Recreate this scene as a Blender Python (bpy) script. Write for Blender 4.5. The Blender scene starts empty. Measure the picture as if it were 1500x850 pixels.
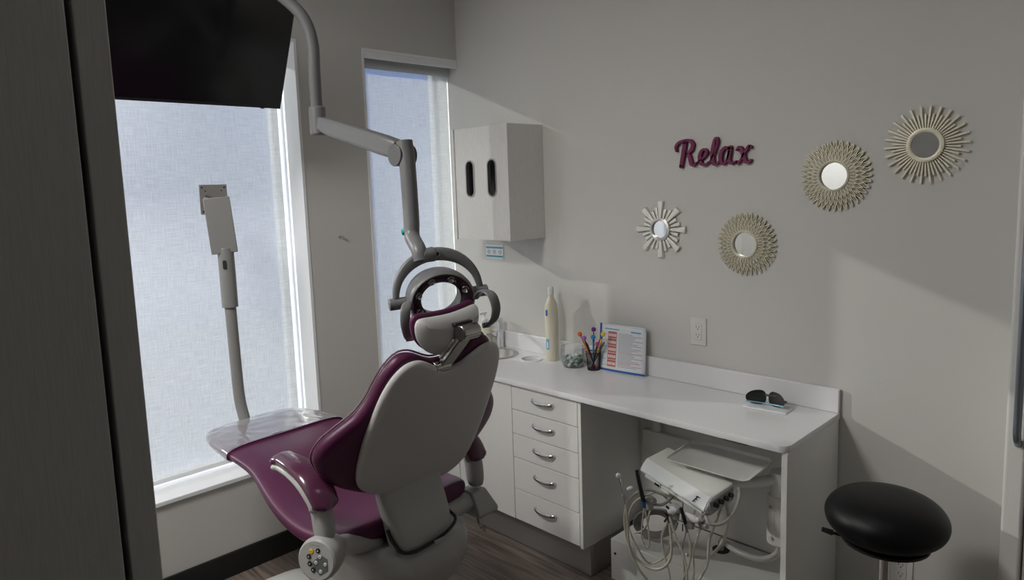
import bpy, bmesh, math, random
from math import sin, cos, pi, radians, sqrt, atan2
from mathutils import Vector, Matrix
random.seed(7)
sc = bpy.context.scene
COL = sc.collection

# ------------------------------------------------------------------ camera
YAW, PIT, ROL, FPX, CY = radians(45.42469), radians(6.87356), radians(-1.94932), 1014.08, 395.73
CAM = Vector((3.0448, -2.618, 1.716))
fw = Vector((-sin(YAW)*cos(PIT), cos(YAW)*cos(PIT), -sin(PIT)))
r0 = fw.cross(Vector((0, 0, 1))).normalized(); u0 = r0.cross(fw)
rt = r0*cos(ROL)+u0*sin(ROL); up = -r0*sin(ROL)+u0*cos(ROL)
cd = bpy.data.cameras.new('camera'); cam = bpy.data.objects.new('camera', cd); COL.objects.link(cam)
M = Matrix.Identity(4)
for i in range(3):
    M[i][0], M[i][1], M[i][2], M[i][3] = rt[i], up[i], -fw[i], CAM[i]
cam.matrix_world = M
cd.sensor_width = 36; cd.lens = FPX/1500*36; cd.shift_y = -(425-CY)/1500; cd.clip_start = .02
sc.camera = cam
sc.view_settings.view_transform = 'Standard'; sc.view_settings.look = 'None'
sc.view_settings.gamma = 1; sc.view_settings.use_curve_mapping = False
sc.view_settings.exposure = 0.12

# ------------------------------------------------------------------ sky, sun, added fill light level
SUN_STRENGTH = 10.0
SKY_STRENGTH = 4.0
FILL_LEVEL = 1.0
w = bpy.data.worlds.new('World'); sc.world = w; w.use_nodes = True
nt = w.node_tree; nt.nodes.clear()
bg = nt.nodes.new('ShaderNodeBackground'); wo = nt.nodes.new('ShaderNodeOutputWorld')
tc = nt.nodes.new('ShaderNodeTexCoord'); sx = nt.nodes.new('ShaderNodeSeparateXYZ'); cr = nt.nodes.new('ShaderNodeValToRGB')
nt.links.new(tc.outputs['Generated'], sx.inputs[0]); nt.links.new(sx.outputs['Z'], cr.inputs[0])
cr.color_ramp.elements[0].position = .25; cr.color_ramp.elements[0].color = (.20, .34, .82, 1)
cr.color_ramp.elements[1].position = .6; cr.color_ramp.elements[1].color = (.62, .68, .80, 1)
nt.links.new(cr.outputs[0], bg.inputs[0]); nt.links.new(bg.outputs[0], wo.inputs[0]); bg.inputs[1].default_value = SKY_STRENGTH
sd = bpy.data.lights.new('sun', 'SUN'); so = bpy.data.objects.new('sun', sd); COL.objects.link(so)
so.rotation_euler = Vector((1, .476, -.404)).to_track_quat('-Z', 'Y').to_euler(); so.location = (-5, -3, 5)
sd.energy = SUN_STRENGTH; sd.angle = radians(.7); sd.color = (1, .95, .87)

# ------------------------------------------------------------------ helpers
MW = {}          # world matrices of empties


def tag(o, label=None, cat=None, group=None, kind=None):
    if label: o['label'] = label
    if cat: o['category'] = cat
    if group: o['group'] = group
    if kind: o['kind'] = kind
    return o


def empty(name, loc, rotz=0, label=None, cat=None, group=None, kind=None):
    o = bpy.data.objects.new(name, None); COL.objects.link(o)
    m = Matrix.Translation(Vector(loc)) @ Matrix.Rotation(rotz, 4, 'Z')
    o.matrix_world = m; MW[o.name] = m; o.empty_display_size = .05
    return tag(o, label, cat, group, kind)


def fin(name, bm, mat, parent=None, smooth=True, bevel=0, subdiv=0, seg=2, X=None, recalc=True, angle=40):
    """bm holds world coordinates (or local ones carried to the world by X)"""
    if X is not None: bm.transform(X)
    if recalc: bmesh.ops.recalc_face_normals(bm, faces=bm.faces)
    if parent is not None:
        bm.transform(MW[parent.name].inverted()); loc = None
    else:
        xs = [v.co for v in bm.verts]
        lo = Vector([min(v[i] for v in xs) for i in range(3)]); hi = Vector([max(v[i] for v in xs) for i in range(3)])
        loc = Vector(((lo.x+hi.x)/2, (lo.y+hi.y)/2, lo.z)); bm.transform(Matrix.Translation(-loc))
    me = bpy.data.meshes.new(name); bm.to_mesh(me); bm.free()
    o = bpy.data.objects.new(name, me); COL.objects.link(o)
    if parent is not None:
        o.parent = parent; MW[o.name] = MW[parent.name]
    else:
        o.location = loc; MW[o.name] = Matrix.Translation(loc)
    if mat: me.materials.append(mat)
    if smooth:
        me.polygons.foreach_set('use_smooth', [True]*len(me.polygons))
    if bevel:
        b = o.modifiers.new('bevel', 'BEVEL'); b.width = bevel; b.segments = seg; b.limit_method = 'ANGLE'; b.angle_limit = radians(35)
    if subdiv:
        s = o.modifiers.new('subdiv', 'SUBSURF'); s.levels = subdiv; s.render_levels = subdiv
    elif smooth:
        me.set_sharp_from_angle(angle=radians(angle))
    return o


def B(): return bmesh.new()


def box(bm, x0, x1, y0, y1, z0, z1, X=None):
    vs = [bm.verts.new((x, y, z)) for x in (x0, x1) for y in (y0, y1) for z in (z0, z1)]
    if X is not None:
        for v in vs: v.co = X @ v.co
    for f in ((0, 1, 3, 2), (4, 6, 7, 5), (0, 4, 5, 1), (2, 3, 7, 6), (0, 2, 6, 4), (1, 5, 7, 3)):
        bm.faces.new([vs[i] for i in f])
    return bm


def frame(d):
    d = Vector(d).normalized()
    a = Vector((0, 0, 1)) if abs(d.z) < .9 else Vector((1, 0, 0))
    x = a.cross(d).normalized(); return x, d.cross(x).normalized(), d


def loft(bm, rings, cap=True, closed=True):
    R = [[bm.verts.new(p) for p in r] for r in rings]
    n = len(R[0])
    for a, b in zip(R[:-1], R[1:]):
        for i in range(n if closed else n-1):
            j = (i+1) % n
            bm.faces.new((a[i], a[j], b[j], b[i]))
    if cap:
        bm.faces.new(R[0][::-1]); bm.faces.new(R[-1])
    return R


def cyl(bm, p0, p1, r0, r1=None, n=24):
    r1 = r0 if r1 is None else r1
    p0, p1 = Vector(p0), Vector(p1); x, y, d = frame(p1-p0)
    loft(bm, [[p+x*cos(2*pi*i/n)*r+y*sin(2*pi*i/n)*r for i in range(n)] for p, r in ((p0, r0), (p1, r1))])
    return bm


def smoothpts(pts, k=8):
    P = [Vector(p) for p in pts]; P = [P[0]*2-P[1]]+P+[P[-1]*2-P[-2]]; out = []
    for i in range(1, len(P)-2):
        for j in range(k):
            t = j/k; a, b, c, d = P[i-1:i+3]
            out.append(.5*((2*b)+(c-a)*t+(2*a-5*b+4*c-d)*t*t+(3*b-a-3*c+d)*t**3))
    out.append(P[-2]); return out


def tube(bm, pts, r, n=12, k=8, flat=None, rfun=None, upv=None):
    """round (or flat=(rx, ry)) tube through the points, smoothed; upv keeps a flat one upright"""
    P = smoothpts(pts, k) if k > 1 else [Vector(p) for p in pts]
    T = [(P[min(i+1, len(P)-1)]-P[max(i-1, 0)]).normalized() for i in range(len(P))]
    x = Vector(upv).cross(T[0]).normalized() if upv is not None else frame(T[0])[0]
    rings = []
    for i, (p, t) in enumerate(zip(P, T)):
        if upv is not None: x = Vector(upv)
        x = (x-t*x.dot(t)).normalized(); y = t.cross(x)
        s = rfun(i/(len(P)-1)) if rfun else 1
        rx, ry = flat if flat else (r, r)
        rings.append([p+x*cos(2*pi*j/n)*rx*s+y*sin(2*pi*j/n)*ry*s for j in range(n)])
    loft(bm, rings); return bm


def lathe(bm, prof, n=32, X=None, cap=True):
    rings = [[Vector((r*cos(2*pi*i/n), r*sin(2*pi*i/n), z)) for i in range(n)] for r, z in prof]
    if X is not None: rings = [[X @ p for p in r] for r in rings]
    loft(bm, rings, cap=cap); return bm


def basis(o, x, y, z):
    m = Matrix.Identity(4)
    for i in range(3): m[i][0], m[i][1], m[i][2], m[i][3] = x[i], y[i], z[i], o[i]
    return m


def axis_m(o, d):
    x, y, z = frame(d); return basis(Vector(o), x, y, z)


def prism(bm, out, d, X=None):
    """extrude a 2D outline from z=0 to z=d"""
    X = X or Matrix.Identity(4)
    loft(bm, [[X @ Vector((x, y, 0)) for x, y in out], [X @ Vector((x, y, d)) for x, y in out]]); return bm


def resample(out, n):
    P = smoothpts([(x, y, 0) for x, y in out+out[:1]], 6)[:-1]
    L = [0]
    for i in range(len(P)): L.append(L[-1]+(P[(i+1) % len(P)]-P[i]).length)
    res = []; j = 0
    for k in range(n):
        s = L[-1]*k/n
        while L[j+1] < s: j += 1
        t = (s-L[j])/max(1e-9, L[j+1]-L[j]); res.append(P[j].lerp(P[(j+1) % len(P)], t))
    return [(p.x, p.y) for p in res]


def pillow(bm, out, layers, fn, inner=(.8, .55, .25), n=96):
    """closed cushion: rings of the outline inset by e at height h (layers: list of (e,h)), closed by shrinking rings; fn(x,y,h)->point"""
    O = resample(out, n)
    cx = sum(p[0] for p in O)/n; cy = sum(p[1] for p in O)/n
    def ring(e):
        r = []
        for i in range(n):
            a, b, c = O[i-2], O[i], O[(i+2) % n]
            tx, ty = c[0]-a[0], c[1]-a[1]; l = sqrt(tx*tx+ty*ty) or 1
            nx, ny = -ty/l, tx/l
            r.append((b[0]+nx*e, b[1]+ny*e))
        return r
    ar = sum(O[i-1][0]*O[i][1]-O[i][0]*O[i-1][1] for i in range(n))
    sg = 1 if ar > 0 else -1
    rings = [ring(sg*e) for e, h in layers]; H = [h for e, h in layers]
    def shrink(r, s): return [(cx+(x-cx)*s, cy+(y-cy)*s) for x, y in r]
    full = [(shrink(rings[0], s), H[0]) for s in inner[::-1]]+list(zip(rings, H))+[(shrink(rings[-1], s), H[-1]) for s in inner]
    loft(bm, [[fn(x, y, h) for x, y in r] for r, h in full]); return bm


def plate(outer, holes, d, X):
    """flat board with real holes: a filled 2D curve, extruded to thickness d along local z (0..d)"""
    cu = bpy.data.curves.new('plate', 'CURVE'); cu.dimensions = '2D'; cu.fill_mode = 'BOTH'; cu.extrude = d/2
    for ring in [outer]+holes:
        sp = cu.splines.new('POLY'); sp.points.add(len(ring)-1); sp.use_cyclic_u = True
        for p_, (x_, y_) in zip(sp.points, ring): p_.co = (x_, y_, 0, 1)
    ob = bpy.data.objects.new('plate', cu); COL.objects.link(ob)
    me = bpy.data.meshes.new_from_object(ob.evaluated_get(bpy.context.evaluated_depsgraph_get()))
    b_ = bmesh.new(); b_.from_mesh(me); bpy.data.objects.remove(ob)
    bmesh.ops.remove_doubles(b_, verts=b_.verts, dist=1e-6)
    b_.transform(X @ Matrix.Translation((0, 0, d/2))); return b_


# pixel of the photograph -> point on a plane (axis 0,1,2 = value); used to find where things stand in the room
def at(px, py, axis, val):
    d = fw*FPX+rt*(px-750)-up*(py-CY)
    return CAM+d*((val-CAM[axis])/d[axis])


# ------------------------------------------------------------------ materials
def mat(name, col, rough=.5, metal=0, coat=0, spec=.5, nscale=0, namt=0, bump=0, bscale=200, trans=0, sheen=0, stretch=None, emit=None, estr=0, ior=1.45):
    m = bpy.data.materials.new(name); m.use_nodes = True; n = m.node_tree; p = n.nodes['Principled BSDF']
    p.inputs['Base Color'].default_value = (*col, 1); p.inputs['Roughness'].default_value = rough
    p.inputs['Metallic'].default_value = metal; p.inputs['Coat Weight'].default_value = coat; p.inputs['Coat Roughness'].default_value = .08
    p.inputs['Specular IOR Level'].default_value = spec; p.inputs['Transmission Weight'].default_value = trans; p.inputs['IOR'].default_value = ior
    t = n.nodes.new('ShaderNodeTexCoord'); mp = n.nodes.new('ShaderNodeMapping'); n.links.new(t.outputs['Object'], mp.inputs[0])
    if stretch: mp.inputs['Scale'].default_value = stretch
    ns = n.nodes.new('ShaderNodeTexNoise'); ns.inputs['Scale'].default_value = nscale or 30; ns.inputs['Detail'].default_value = 4
    n.links.new(mp.outputs[0], ns.inputs['Vector'])
    a = namt or .02
    mx = n.nodes.new('ShaderNodeMix'); mx.data_type = 'RGBA'
    mx.inputs[6].default_value = (*[c*(1-a) for c in col], 1); mx.inputs[7].default_value = (*[min(1, c*(1+a)) for c in col], 1)
    n.links.new(ns.outputs['Fac'], mx.inputs[0]); n.links.new(mx.outputs[2], p.inputs['Base Color'])
    if bump:
        b2 = n.nodes.new('ShaderNodeTexNoise'); b2.inputs['Scale'].default_value = bscale; n.links.new(mp.outputs[0], b2.inputs['Vector'])
        bp = n.nodes.new('ShaderNodeBump'); bp.inputs['Strength'].default_value = bump; bp.inputs['Distance'].default_value = .002
        n.links.new(b2.outputs['Fac'], bp.inputs['Height']); n.links.new(bp.outputs[0], p.inputs['Normal'])
    if emit: p.inputs['Emission Color'].default_value = (*emit, 1); p.inputs['Emission Strength'].default_value = estr
    return m


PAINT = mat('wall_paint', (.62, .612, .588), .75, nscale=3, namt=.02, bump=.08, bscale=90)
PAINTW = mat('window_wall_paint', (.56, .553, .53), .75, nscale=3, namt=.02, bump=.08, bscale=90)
CEIL = mat('ceiling_paint', (.8, .79, .77), .9)
TRIMW = mat('white_trim_paint', (.82, .83, .85), .35)
BLACKB = mat('black_vinyl_base', (.012, .012, .012), .45)
LAM = mat('white_laminate', (.76, .755, .73), .42, nscale=60, namt=.05, stretch=(12, 12, .6))
LAMG = mat('white_woodgrain_laminate', (.74, .735, .72), .45, nscale=45, namt=.20, stretch=(14, 14, .7), bump=.15, bscale=60)
LAMD = mat('grey_woodgrain_laminate', (.55, .54, .51), .5, nscale=40, namt=.13, stretch=(9, 9, .5), bump=.1, bscale=60)
GAPD = mat('dark_gap', (.03, .028, .025), .8)
QUARTZ = mat('white_quartz', (.80, .80, .82), .22, nscale=250, namt=.02)
STEEL = mat('brushed_steel', (.50, .49, .475), .36, metal=.85, nscale=20, namt=.08, stretch=(1, 1, 30))
CHROME = mat('chrome', (.75, .75, .76), .12, metal=1)
CHROMED = mat('dark_chrome', (.38, .37, .36), .18, metal=1)
PURPLE = mat('plum_vinyl', (.080, .013, .050), .40, spec=.4, nscale=8, namt=.06, bump=.12, bscale=260)
PURPLED = mat('plum_glossy_pad', (.08, .02, .05), .2, coat=.35)
UNITM = mat('pale_unit_plastic', (.74, .74, .71), .36)
POSTM = mat('grey_post_backlit', (.24, .24, .235), .4)  # monitor post grey, base colour darkened to stand for backlit shade
GREYP = mat('light_grey_plastic', (.37, .37, .36), .38, nscale=10, namt=.015)
GREYL = mat('lamp_plastic_backlit', (.155, .157, .16), .38)  # lamp plastic with its backlit shade put into a darker base colour
SHELL = mat('grey_backrest_shell', (.52, .515, .51), .42, nscale=6, namt=.015)
BLACKP = mat('black_plastic', (.015, .015, .016), .35)
BLACKV = mat('black_vinyl', (.003, .003, .004), .45, spec=.3, coat=.0, bump=.1, bscale=300)
SCREEN = mat('black_screen', (.004, .004, .005), .14)
CHAMP = mat('champagne_metal_paint', (.72, .68, .54), .4, metal=.25, nscale=30, namt=.1)
SILVERP = mat('antique_silver_paint', (.80, .79, .73), .25, metal=.6, nscale=30, namt=.1)
MIRROR = mat('mirror_glass', (.85, .88, .9), .02, metal=1)
PLUMSIGN = mat('plum_wood_paint', (.17, .012, .075), .55, nscale=25, namt=.1)
HOSE = mat('ivory_silicone_hose', (.60, .58, .50), .35)
HOSEG = mat('grey_hose', (.42, .41, .39), .4)
OUTW = mat('white_outlet_plastic', (.70, .69, .66), .3)
DARKSLOT = mat('dark_slot', (.02, .02, .02), .6)
PAPER = mat('white_paper', (.80, .82, .86), .6)
BLUE = mat('blue_print', (.03, .13, .42), .5)
BLUEL = mat('light_blue_print', (.15, .42, .65), .5)
INK = mat('grey_print', (.30, .32, .38), .6)
REDINK = mat('red_print', (.50, .10, .10), .6)
PINK = mat('gum_pink_print', (.55, .16, .15), .5, nscale=90, namt=.3)
TOOTH = mat('tooth_print', (.80, .72, .66), .5)
TEAL = mat('teal_plastic', (.02, .42, .42), .4)
LIQ = mat('cream_bottle_plastic', (.74, .70, .56), .28, spec=.5)
CONC = mat('pale_building_render', (.84, .84, .86), .9)
GRASS = mat('outdoor_paving', (.72, .72, .72), .9)

# wood floor: planks running across the room
FLOORM = bpy.data.materials.new('grey_wood_planks'); FLOORM.use_nodes = True
n = FLOORM.node_tree; p = n.nodes['Principled BSDF']; p.inputs['Roughness'].default_value = .42
t = n.nodes.new('ShaderNodeTexCoord'); mp = n.nodes.new('ShaderNodeMapping'); mp.inputs['Rotation'].default_value = (0, 0, 0)
br = n.nodes.new('ShaderNodeTexBrick'); br.inputs['Scale'].default_value = 1; br.inputs['Brick Width'].default_value = 1.2; br.inputs['Row Height'].default_value = .15
br.inputs['Mortar Size'].default_value = .0015; br.inputs['Color1'].default_value = (.155, .125, .108, 1); br.inputs['Color2'].default_value = (.20, .165, .145, 1); br.inputs['Mortar'].default_value = (.05, .04, .035, 1)
n.links.new(t.outputs['Object'], mp.inputs[0]); n.links.new(mp.outputs[0], br.inputs['Vector'])
mp2 = n.nodes.new('ShaderNodeMapping'); mp2.inputs['Scale'].default_value = (1.6, 22, 1); n.links.new(t.outputs['Object'], mp2.inputs[0])
ns = n.nodes.new('ShaderNodeTexNoise'); ns.inputs['Scale'].default_value = 2.5; ns.inputs['Detail'].default_value = 8; n.links.new(mp2.outputs[0], ns.inputs['Vector'])
rmp = n.nodes.new('ShaderNodeValToRGB'); rmp.color_ramp.elements[0].position = .35; rmp.color_ramp.elements[0].color = (.55, .55, .55, 1); rmp.color_ramp.elements[1].position = .7; rmp.color_ramp.elements[1].color = (1.3, 1.28, 1.25, 1)
n.links.new(ns.outputs['Fac'], rmp.inputs[0])
mx = n.nodes.new('ShaderNodeMix'); mx.data_type = 'RGBA'; mx.blend_type = 'MULTIPLY'; mx.inputs[0].default_value = 1
n.links.new(br.outputs['Color'], mx.inputs[6]); n.links.new(rmp.outputs[0], mx.inputs[7]); n.links.new(mx.outputs[2], p.inputs['Base Color'])

# clear film / glass: thin sheets
def thin(name, tint, refl, rough, haze=0.0, hazecol=(.8, .8, .85)):
    m = bpy.data.materials.new(name); m.use_nodes = True; n = m.node_tree; n.nodes.clear()
    out = n.nodes.new('ShaderNodeOutputMaterial'); tr = n.nodes.new('ShaderNodeBsdfTransparent'); tr.inputs[0].default_value = (*tint, 1)
    gl = n.nodes.new('ShaderNodeBsdfGlossy'); gl.inputs['Roughness'].default_value = rough
    fr = n.nodes.new('ShaderNodeFresnel'); fr.inputs[0].default_value = 1.45
    ma = n.nodes.new('ShaderNodeMath'); ma.operation = 'MULTIPLY'; ma.inputs[1].default_value = refl; n.links.new(fr.outputs[0], ma.inputs[0])
    mx = n.nodes.new('ShaderNodeMixShader'); n.links.new(ma.outputs[0], mx.inputs[0]); n.links.new(tr.outputs[0], mx.inputs[1]); n.links.new(gl.outputs[0], mx.inputs[2])
    last = mx
    if haze:
        df = n.nodes.new('ShaderNodeBsdfDiffuse'); df.inputs[0].default_value = (*hazecol, 1)
        m2 = n.nodes.new('ShaderNodeMixShader'); m2.inputs[0].default_value = haze
        n.links.new(mx.outputs[0], m2.inputs[1]); n.links.new(df.outputs[0], m2.inputs[2]); last = m2
    n.links.new(last.outputs[0], out.inputs[0]); return m


GLASS = thin('window_glass', (.93, .96, .95), 1, 0)
CLEARP = thin('clear_plastic', (.99, .995, .99), .55, .05, .02)
FILM = thin('clear_film', (.95, .95, .97), 2.4, .14, .20)

# screen cloth of the roller shades: glows when lit from behind, a few per cent of it is open weave
def fabric(name):
    m = bpy.data.materials.new(name); m.use_nodes = True; n = m.node_tree; n.nodes.clear()
    out = n.nodes.new('ShaderNodeOutputMaterial'); t = n.nodes.new('ShaderNodeTexCoord')
    col = None; fac = []
    for sc_ in ((1, 260, 14), (1, 14, 260)):
        mp = n.nodes.new('ShaderNodeMapping'); mp.inputs['Scale'].default_value = sc_; n.links.new(t.outputs['Object'], mp.inputs[0])
        ns = n.nodes.new('ShaderNodeTexNoise'); ns.inputs['Scale'].default_value = 1; ns.inputs['Detail'].default_value = 3; n.links.new(mp.outputs[0], ns.inputs['Vector']); fac.append(ns)
    ad = n.nodes.new('ShaderNodeMath'); ad.operation = 'ADD'; n.links.new(fac[0].outputs['Fac'], ad.inputs[0]); n.links.new(fac[1].outputs['Fac'], ad.inputs[1])
    rp = n.nodes.new('ShaderNodeValToRGB'); rp.color_ramp.elements[0].position = .38; rp.color_ramp.elements[0].color = (.60, .615, .64, 1)
    rp.color_ramp.elements[1].position = .62; rp.color_ramp.elements[1].color = (.76, .775, .80, 1)
    hf = n.nodes.new('ShaderNodeMath'); hf.operation = 'MULTIPLY'; hf.inputs[1].default_value = .5; n.links.new(ad.outputs[0], hf.inputs[0]); n.links.new(hf.outputs[0], rp.inputs[0])
    tl = n.nodes.new('ShaderNodeBsdfTranslucent'); df = n.nodes.new('ShaderNodeBsdfDiffuse'); n.links.new(rp.outputs[0], tl.inputs[0]); n.links.new(rp.outputs[0], df.inputs[0])
    a = n.nodes.new('ShaderNodeMixShader'); a.inputs[0].default_value = SHADE_DIFF; n.links.new(tl.outputs[0], a.inputs[1]); n.links.new(df.outputs[0], a.inputs[2])
    tr = n.nodes.new('ShaderNodeBsdfTransparent'); tr.inputs[0].default_value = (1, 1, 1, 1)
    b = n.nodes.new('ShaderNodeMixShader'); b.inputs[0].default_value = SHADE_OPEN; n.links.new(a.outputs[0], b.inputs[1]); n.links.new(tr.outputs[0], b.inputs[2])
    n.links.new(b.outputs[0], out.inputs[0]); return m


SHADE_DIFF, SHADE_OPEN = .912, .085
CLOTH = fabric('shade_cloth')

# ------------------------------------------------------------------ room shell
ZC = 2.9; XR = 3.75; YB = -3.4
W1 = (-2.45, -.977, .43, 2.43); W2 = (-.625, 0.0, .733, 2.43)     # window openings: y0, y1, z0, z1


def struct(name, bm, m, parent=None, label=None, **k):
    o = fin(name, bm, m, parent, **k)
    if parent is None: tag(o, kind='structure', label=label)
    return o


struct('floor', box(B(), -.3, XR+.1, YB-.1, .12, -.1, 0), FLOORM, smooth=False, label='grey brown wood plank floor')
struct('ceiling', box(B(), -.3, XR+.1, YB-.1, .12, ZC, ZC+.1), CEIL, smooth=False, label='white ceiling')
b = B(); TH = .26
box(b, -TH, 0, YB, W1[0], 0, ZC); box(b, -TH, 0, W1[0], W1[1], 0, W1[2]); box(b, -TH, 0, W1[0], W1[1], W1[3], ZC)
box(b, -TH, 0, W1[1], W2[0], 0, ZC); box(b, -TH, 0, W2[0], W2[1], 0, W2[2]); box(b, -TH, 0, W2[0], W2[1], W2[3], ZC)
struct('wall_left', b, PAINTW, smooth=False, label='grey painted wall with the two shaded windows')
struct('wall_back', box(B(), -TH, XR, 0, .12, 0, ZC), PAINT, smooth=False, label='grey painted wall with sunburst mirrors and counter')
struct('wall_right', box(B(), XR, XR+.12, YB, .12, 0, ZC), PAINT, smooth=False, label='grey wall behind the camera')
struct('wall_front', box(B(), -TH, XR+.12, YB-.12, YB, 0, ZC), PAINT, smooth=False, label='grey side wall out of the frame')
struct('baseboard_left', box(B(), 0, .012, YB, -.46, 0, .113), BLACKB, bevel=.003, label='black vinyl baseboard under the big window')
struct('baseboard_back', box(B(), 2.13, 2.66, -.012, 0, 0, .113), BLACKB, bevel=.003, label='black vinyl baseboard right of the counter')


def window(idx, y0, y1, z0, z1, rails, mull, zb, yb0, yb1, lab, xs=-.165):
    wn = empty(f'window_{idx}', (-.2, (y0+y1)/2, z0), 0, lab, kind='structure')
    # white returns lining the recess
    e = .014
    b = B(); box(b, -.215, .004, y0, y1, z1-e, z1); struct('head_jamb', b, TRIMW, wn, smooth=False)
    b = B(); box(b, -.215, .012, y0, y1, z0, z0+e+.006); struct('window_sill', b, TRIMW, wn, bevel=.003)
    b = B()
    if y1 < -.1: box(b, -.215, .003, y1-e, y1, z0, z1)
    box(b, -.215, .003, y0, y0+e, z0, z1); struct('side_jamb', b, TRIMW, wn, smooth=False)
    b = B(); s = .045 if idx == 1 else .014
    box(b, -.25, -.205, y0, y1, z0, z0+s); box(b, -.25, -.205, y0, y1, z1-.045, z1)
    box(b, -.25, -.205, y0, y0+s, z0, z1); box(b, -.25, -.205, y1-s, y1, z0, z1)
    for z in rails: box(b, -.245, -.21, y0, y1, z-.014, z+.014)
    for y in mull: box(b, -.25, -.205, y-.02, y+.02, z0, z1)
    struct('window_frame', b, TRIMW, wn, bevel=.002)
    b = B(); box(b, -.232, -.228, y0+.01, y1-.01, z0+.01, z1-.01); struct('glass_pane', b, GLASS, wn, smooth=False)
    # roller shade: cloth, roll, bottom bar
    sh = empty('roller_shade', (xs, (yb0+yb1)/2, zb), 0, lab.replace('window', 'window shade'), 'roller shade')
    b = B(); 
    vs = [b.verts.new((xs, y, z)) for y, z in ((yb0, zb+.01), (yb1, zb+.01), (yb1, z1-.045), (yb0, z1-.045))]; b.faces.new(vs)
    fin('shade_cloth', b, CLOTH, sh, smooth=False)
    b = B(); cyl(b, (xs, yb0, z1-.050), (xs, yb1, z1-.050), .030); fin('shade_roll', b, GREYP, sh)
    b = B(); box(b, xs-.006, xs+.006, yb0, yb1, zb-.002, zb+.020); fin('bottom_bar', b, TRIMW, sh, bevel=.003)
    return wn, sh


w1, s1 = window(1, *W1, (), (), .462, W1[0]+.03, -1.010, 'tall recessed window behind the dental chair')
s1['label'] = 'wide pale woven roller shade behind the dental chair and black screen'
w2, s2 = window(2, *W2, (), (), .762, W2[0]+.016, -.002, 'narrow recessed window beside the wall corner', -.09)
b = B(); box(b, -.012, .003, W2[0]+.0145, -.001, 2.384, 2.4155); box(b, -.010, .006, W2[0]+.0145, -.001, 2.396, 2.400); struct('shade_fascia', b, TRIMW, w2, bevel=.002)
s2['label'] = 'narrow pale woven roller shade in the corner window'
# outdoors
tag(fin('neighbouring_building', box(B(), -14, -9, -30, 30, -1, 4.0), CONC, smooth=False), 'pale building with a level roof line seen faintly through the shades', 'building')
struct('ground', box(B(), -30, -.3, -30, 30, -.6, -.5), GRASS, smooth=False, label='pale paving outdoors')

# small wall hook left over on the window wall
b = B(); tube(b, [(0, -.812, 1.497), (.012, -.812, 1.499), (.014, -.797, 1.500), (.012, -.796, 1.485)], .0028, n=8); cyl(b, (0, -.812, 1.497), (.004, -.812, 1.497), .006, n=10)
tag(fin('wall_hook', b, STEEL), 'tiny bent metal hook on the wall between the windows', 'hook')

# added fill lights shaped as ceiling panels, unseen overhead, to brighten the room
FILL_GLOW = mat('fill_glow', (.9, .9, .88), .6, emit=(1, .96, .9), estr=1.0)
for (x, y, W_) in ((.95, -2.75, 41), (2.3, -1.3, .6)):
    cl = empty('added_fill_light', (x, y, ZC), 0, 'added square fill light panel on the ceiling, out of view', 'fill light', 'added fill light panels')
    b = B()
    for q in ((-.3, -.28, -.3, .3), (.28, .3, -.3, .3), (-.28, .28, -.3, -.28), (-.28, .28, .28, .3)): box(b, x+q[0], x+q[1], y+q[2], y+q[3], ZC-.02, ZC)
    fin('fill_frame', b, TRIMW, cl, smooth=False)
    fin('fill_diffuser', box(B(), x-.28, x+.28, y-.28, y+.28, ZC-.012, ZC-.004), FILL_GLOW, cl, smooth=False)
    ld = bpy.data.lights.new('added_fill_lamp', 'AREA'); ld.size = .54; ld.energy = W_*FILL_LEVEL; ld.color = (1, .975, .94)
    lo = bpy.data.objects.new('added_fill_lamp', ld); COL.objects.link(lo); lo.parent = cl; lo.location = (0, 0, -.03)

# ------------------------------------------------------------------ tall cabinet at the left edge, close to the camera
c = empty('tall_cabinet', (1.9, -2.85, 0), 0, 'tall grey woodgrain cabinet close to the camera at the left edge', 'cabinet')
b = B(); box(b, 1.6, 2.2, -2.412, -2.380, 0, 2.6); fin('side_panel', b, LAMD, c, bevel=.0015)
b = B(); box(b, 1.6, 2.185, -3.38, -2.419, 0, 2.6); fin('cabinet_body', b, GAPD, c, smooth=False)
b = B(); box(b, 2.187, 2.203, -3.38, -2.4195, .1, 2.6); fin('door', b, LAMD, c, bevel=.0015)
# ------------------------------------------------------------------ tall cabinet at the right edge
c = empty('tall_cabinet', (3.0, -.15, 0), 0, 'tall white cabinet with long bar handle at the right edge', 'cabinet')
fin('cabinet_body', box(B(), 2.672, 3.5, -.30, -.002, 0, 2.35), LAM, c, bevel=.004)
fin('door_frame', box(B(), 2.672, 2.722, -.322, -.301, .08, 2.33), LAM, c, bevel=.008, seg=3)
dpan = fin('door_panel', box(B(), 2.727, 3.2, -.314, -.301, .08, 2.33), LAMD, c, bevel=.002)
b = B(); tube(b, [(2.704, -.325, .955), (2.704, -.352, .985), (2.704, -.356, 1.05), (2.704, -.356, 1.4), (2.704, -.356, 1.80), (2.704, -.352, 1.865), (2.704, -.325, 1.89)], .010, n=12)
fin('bar_handle', b, mat('blue_grey_steel', (.30, .33, .38), .3, metal=.8), c)

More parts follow.
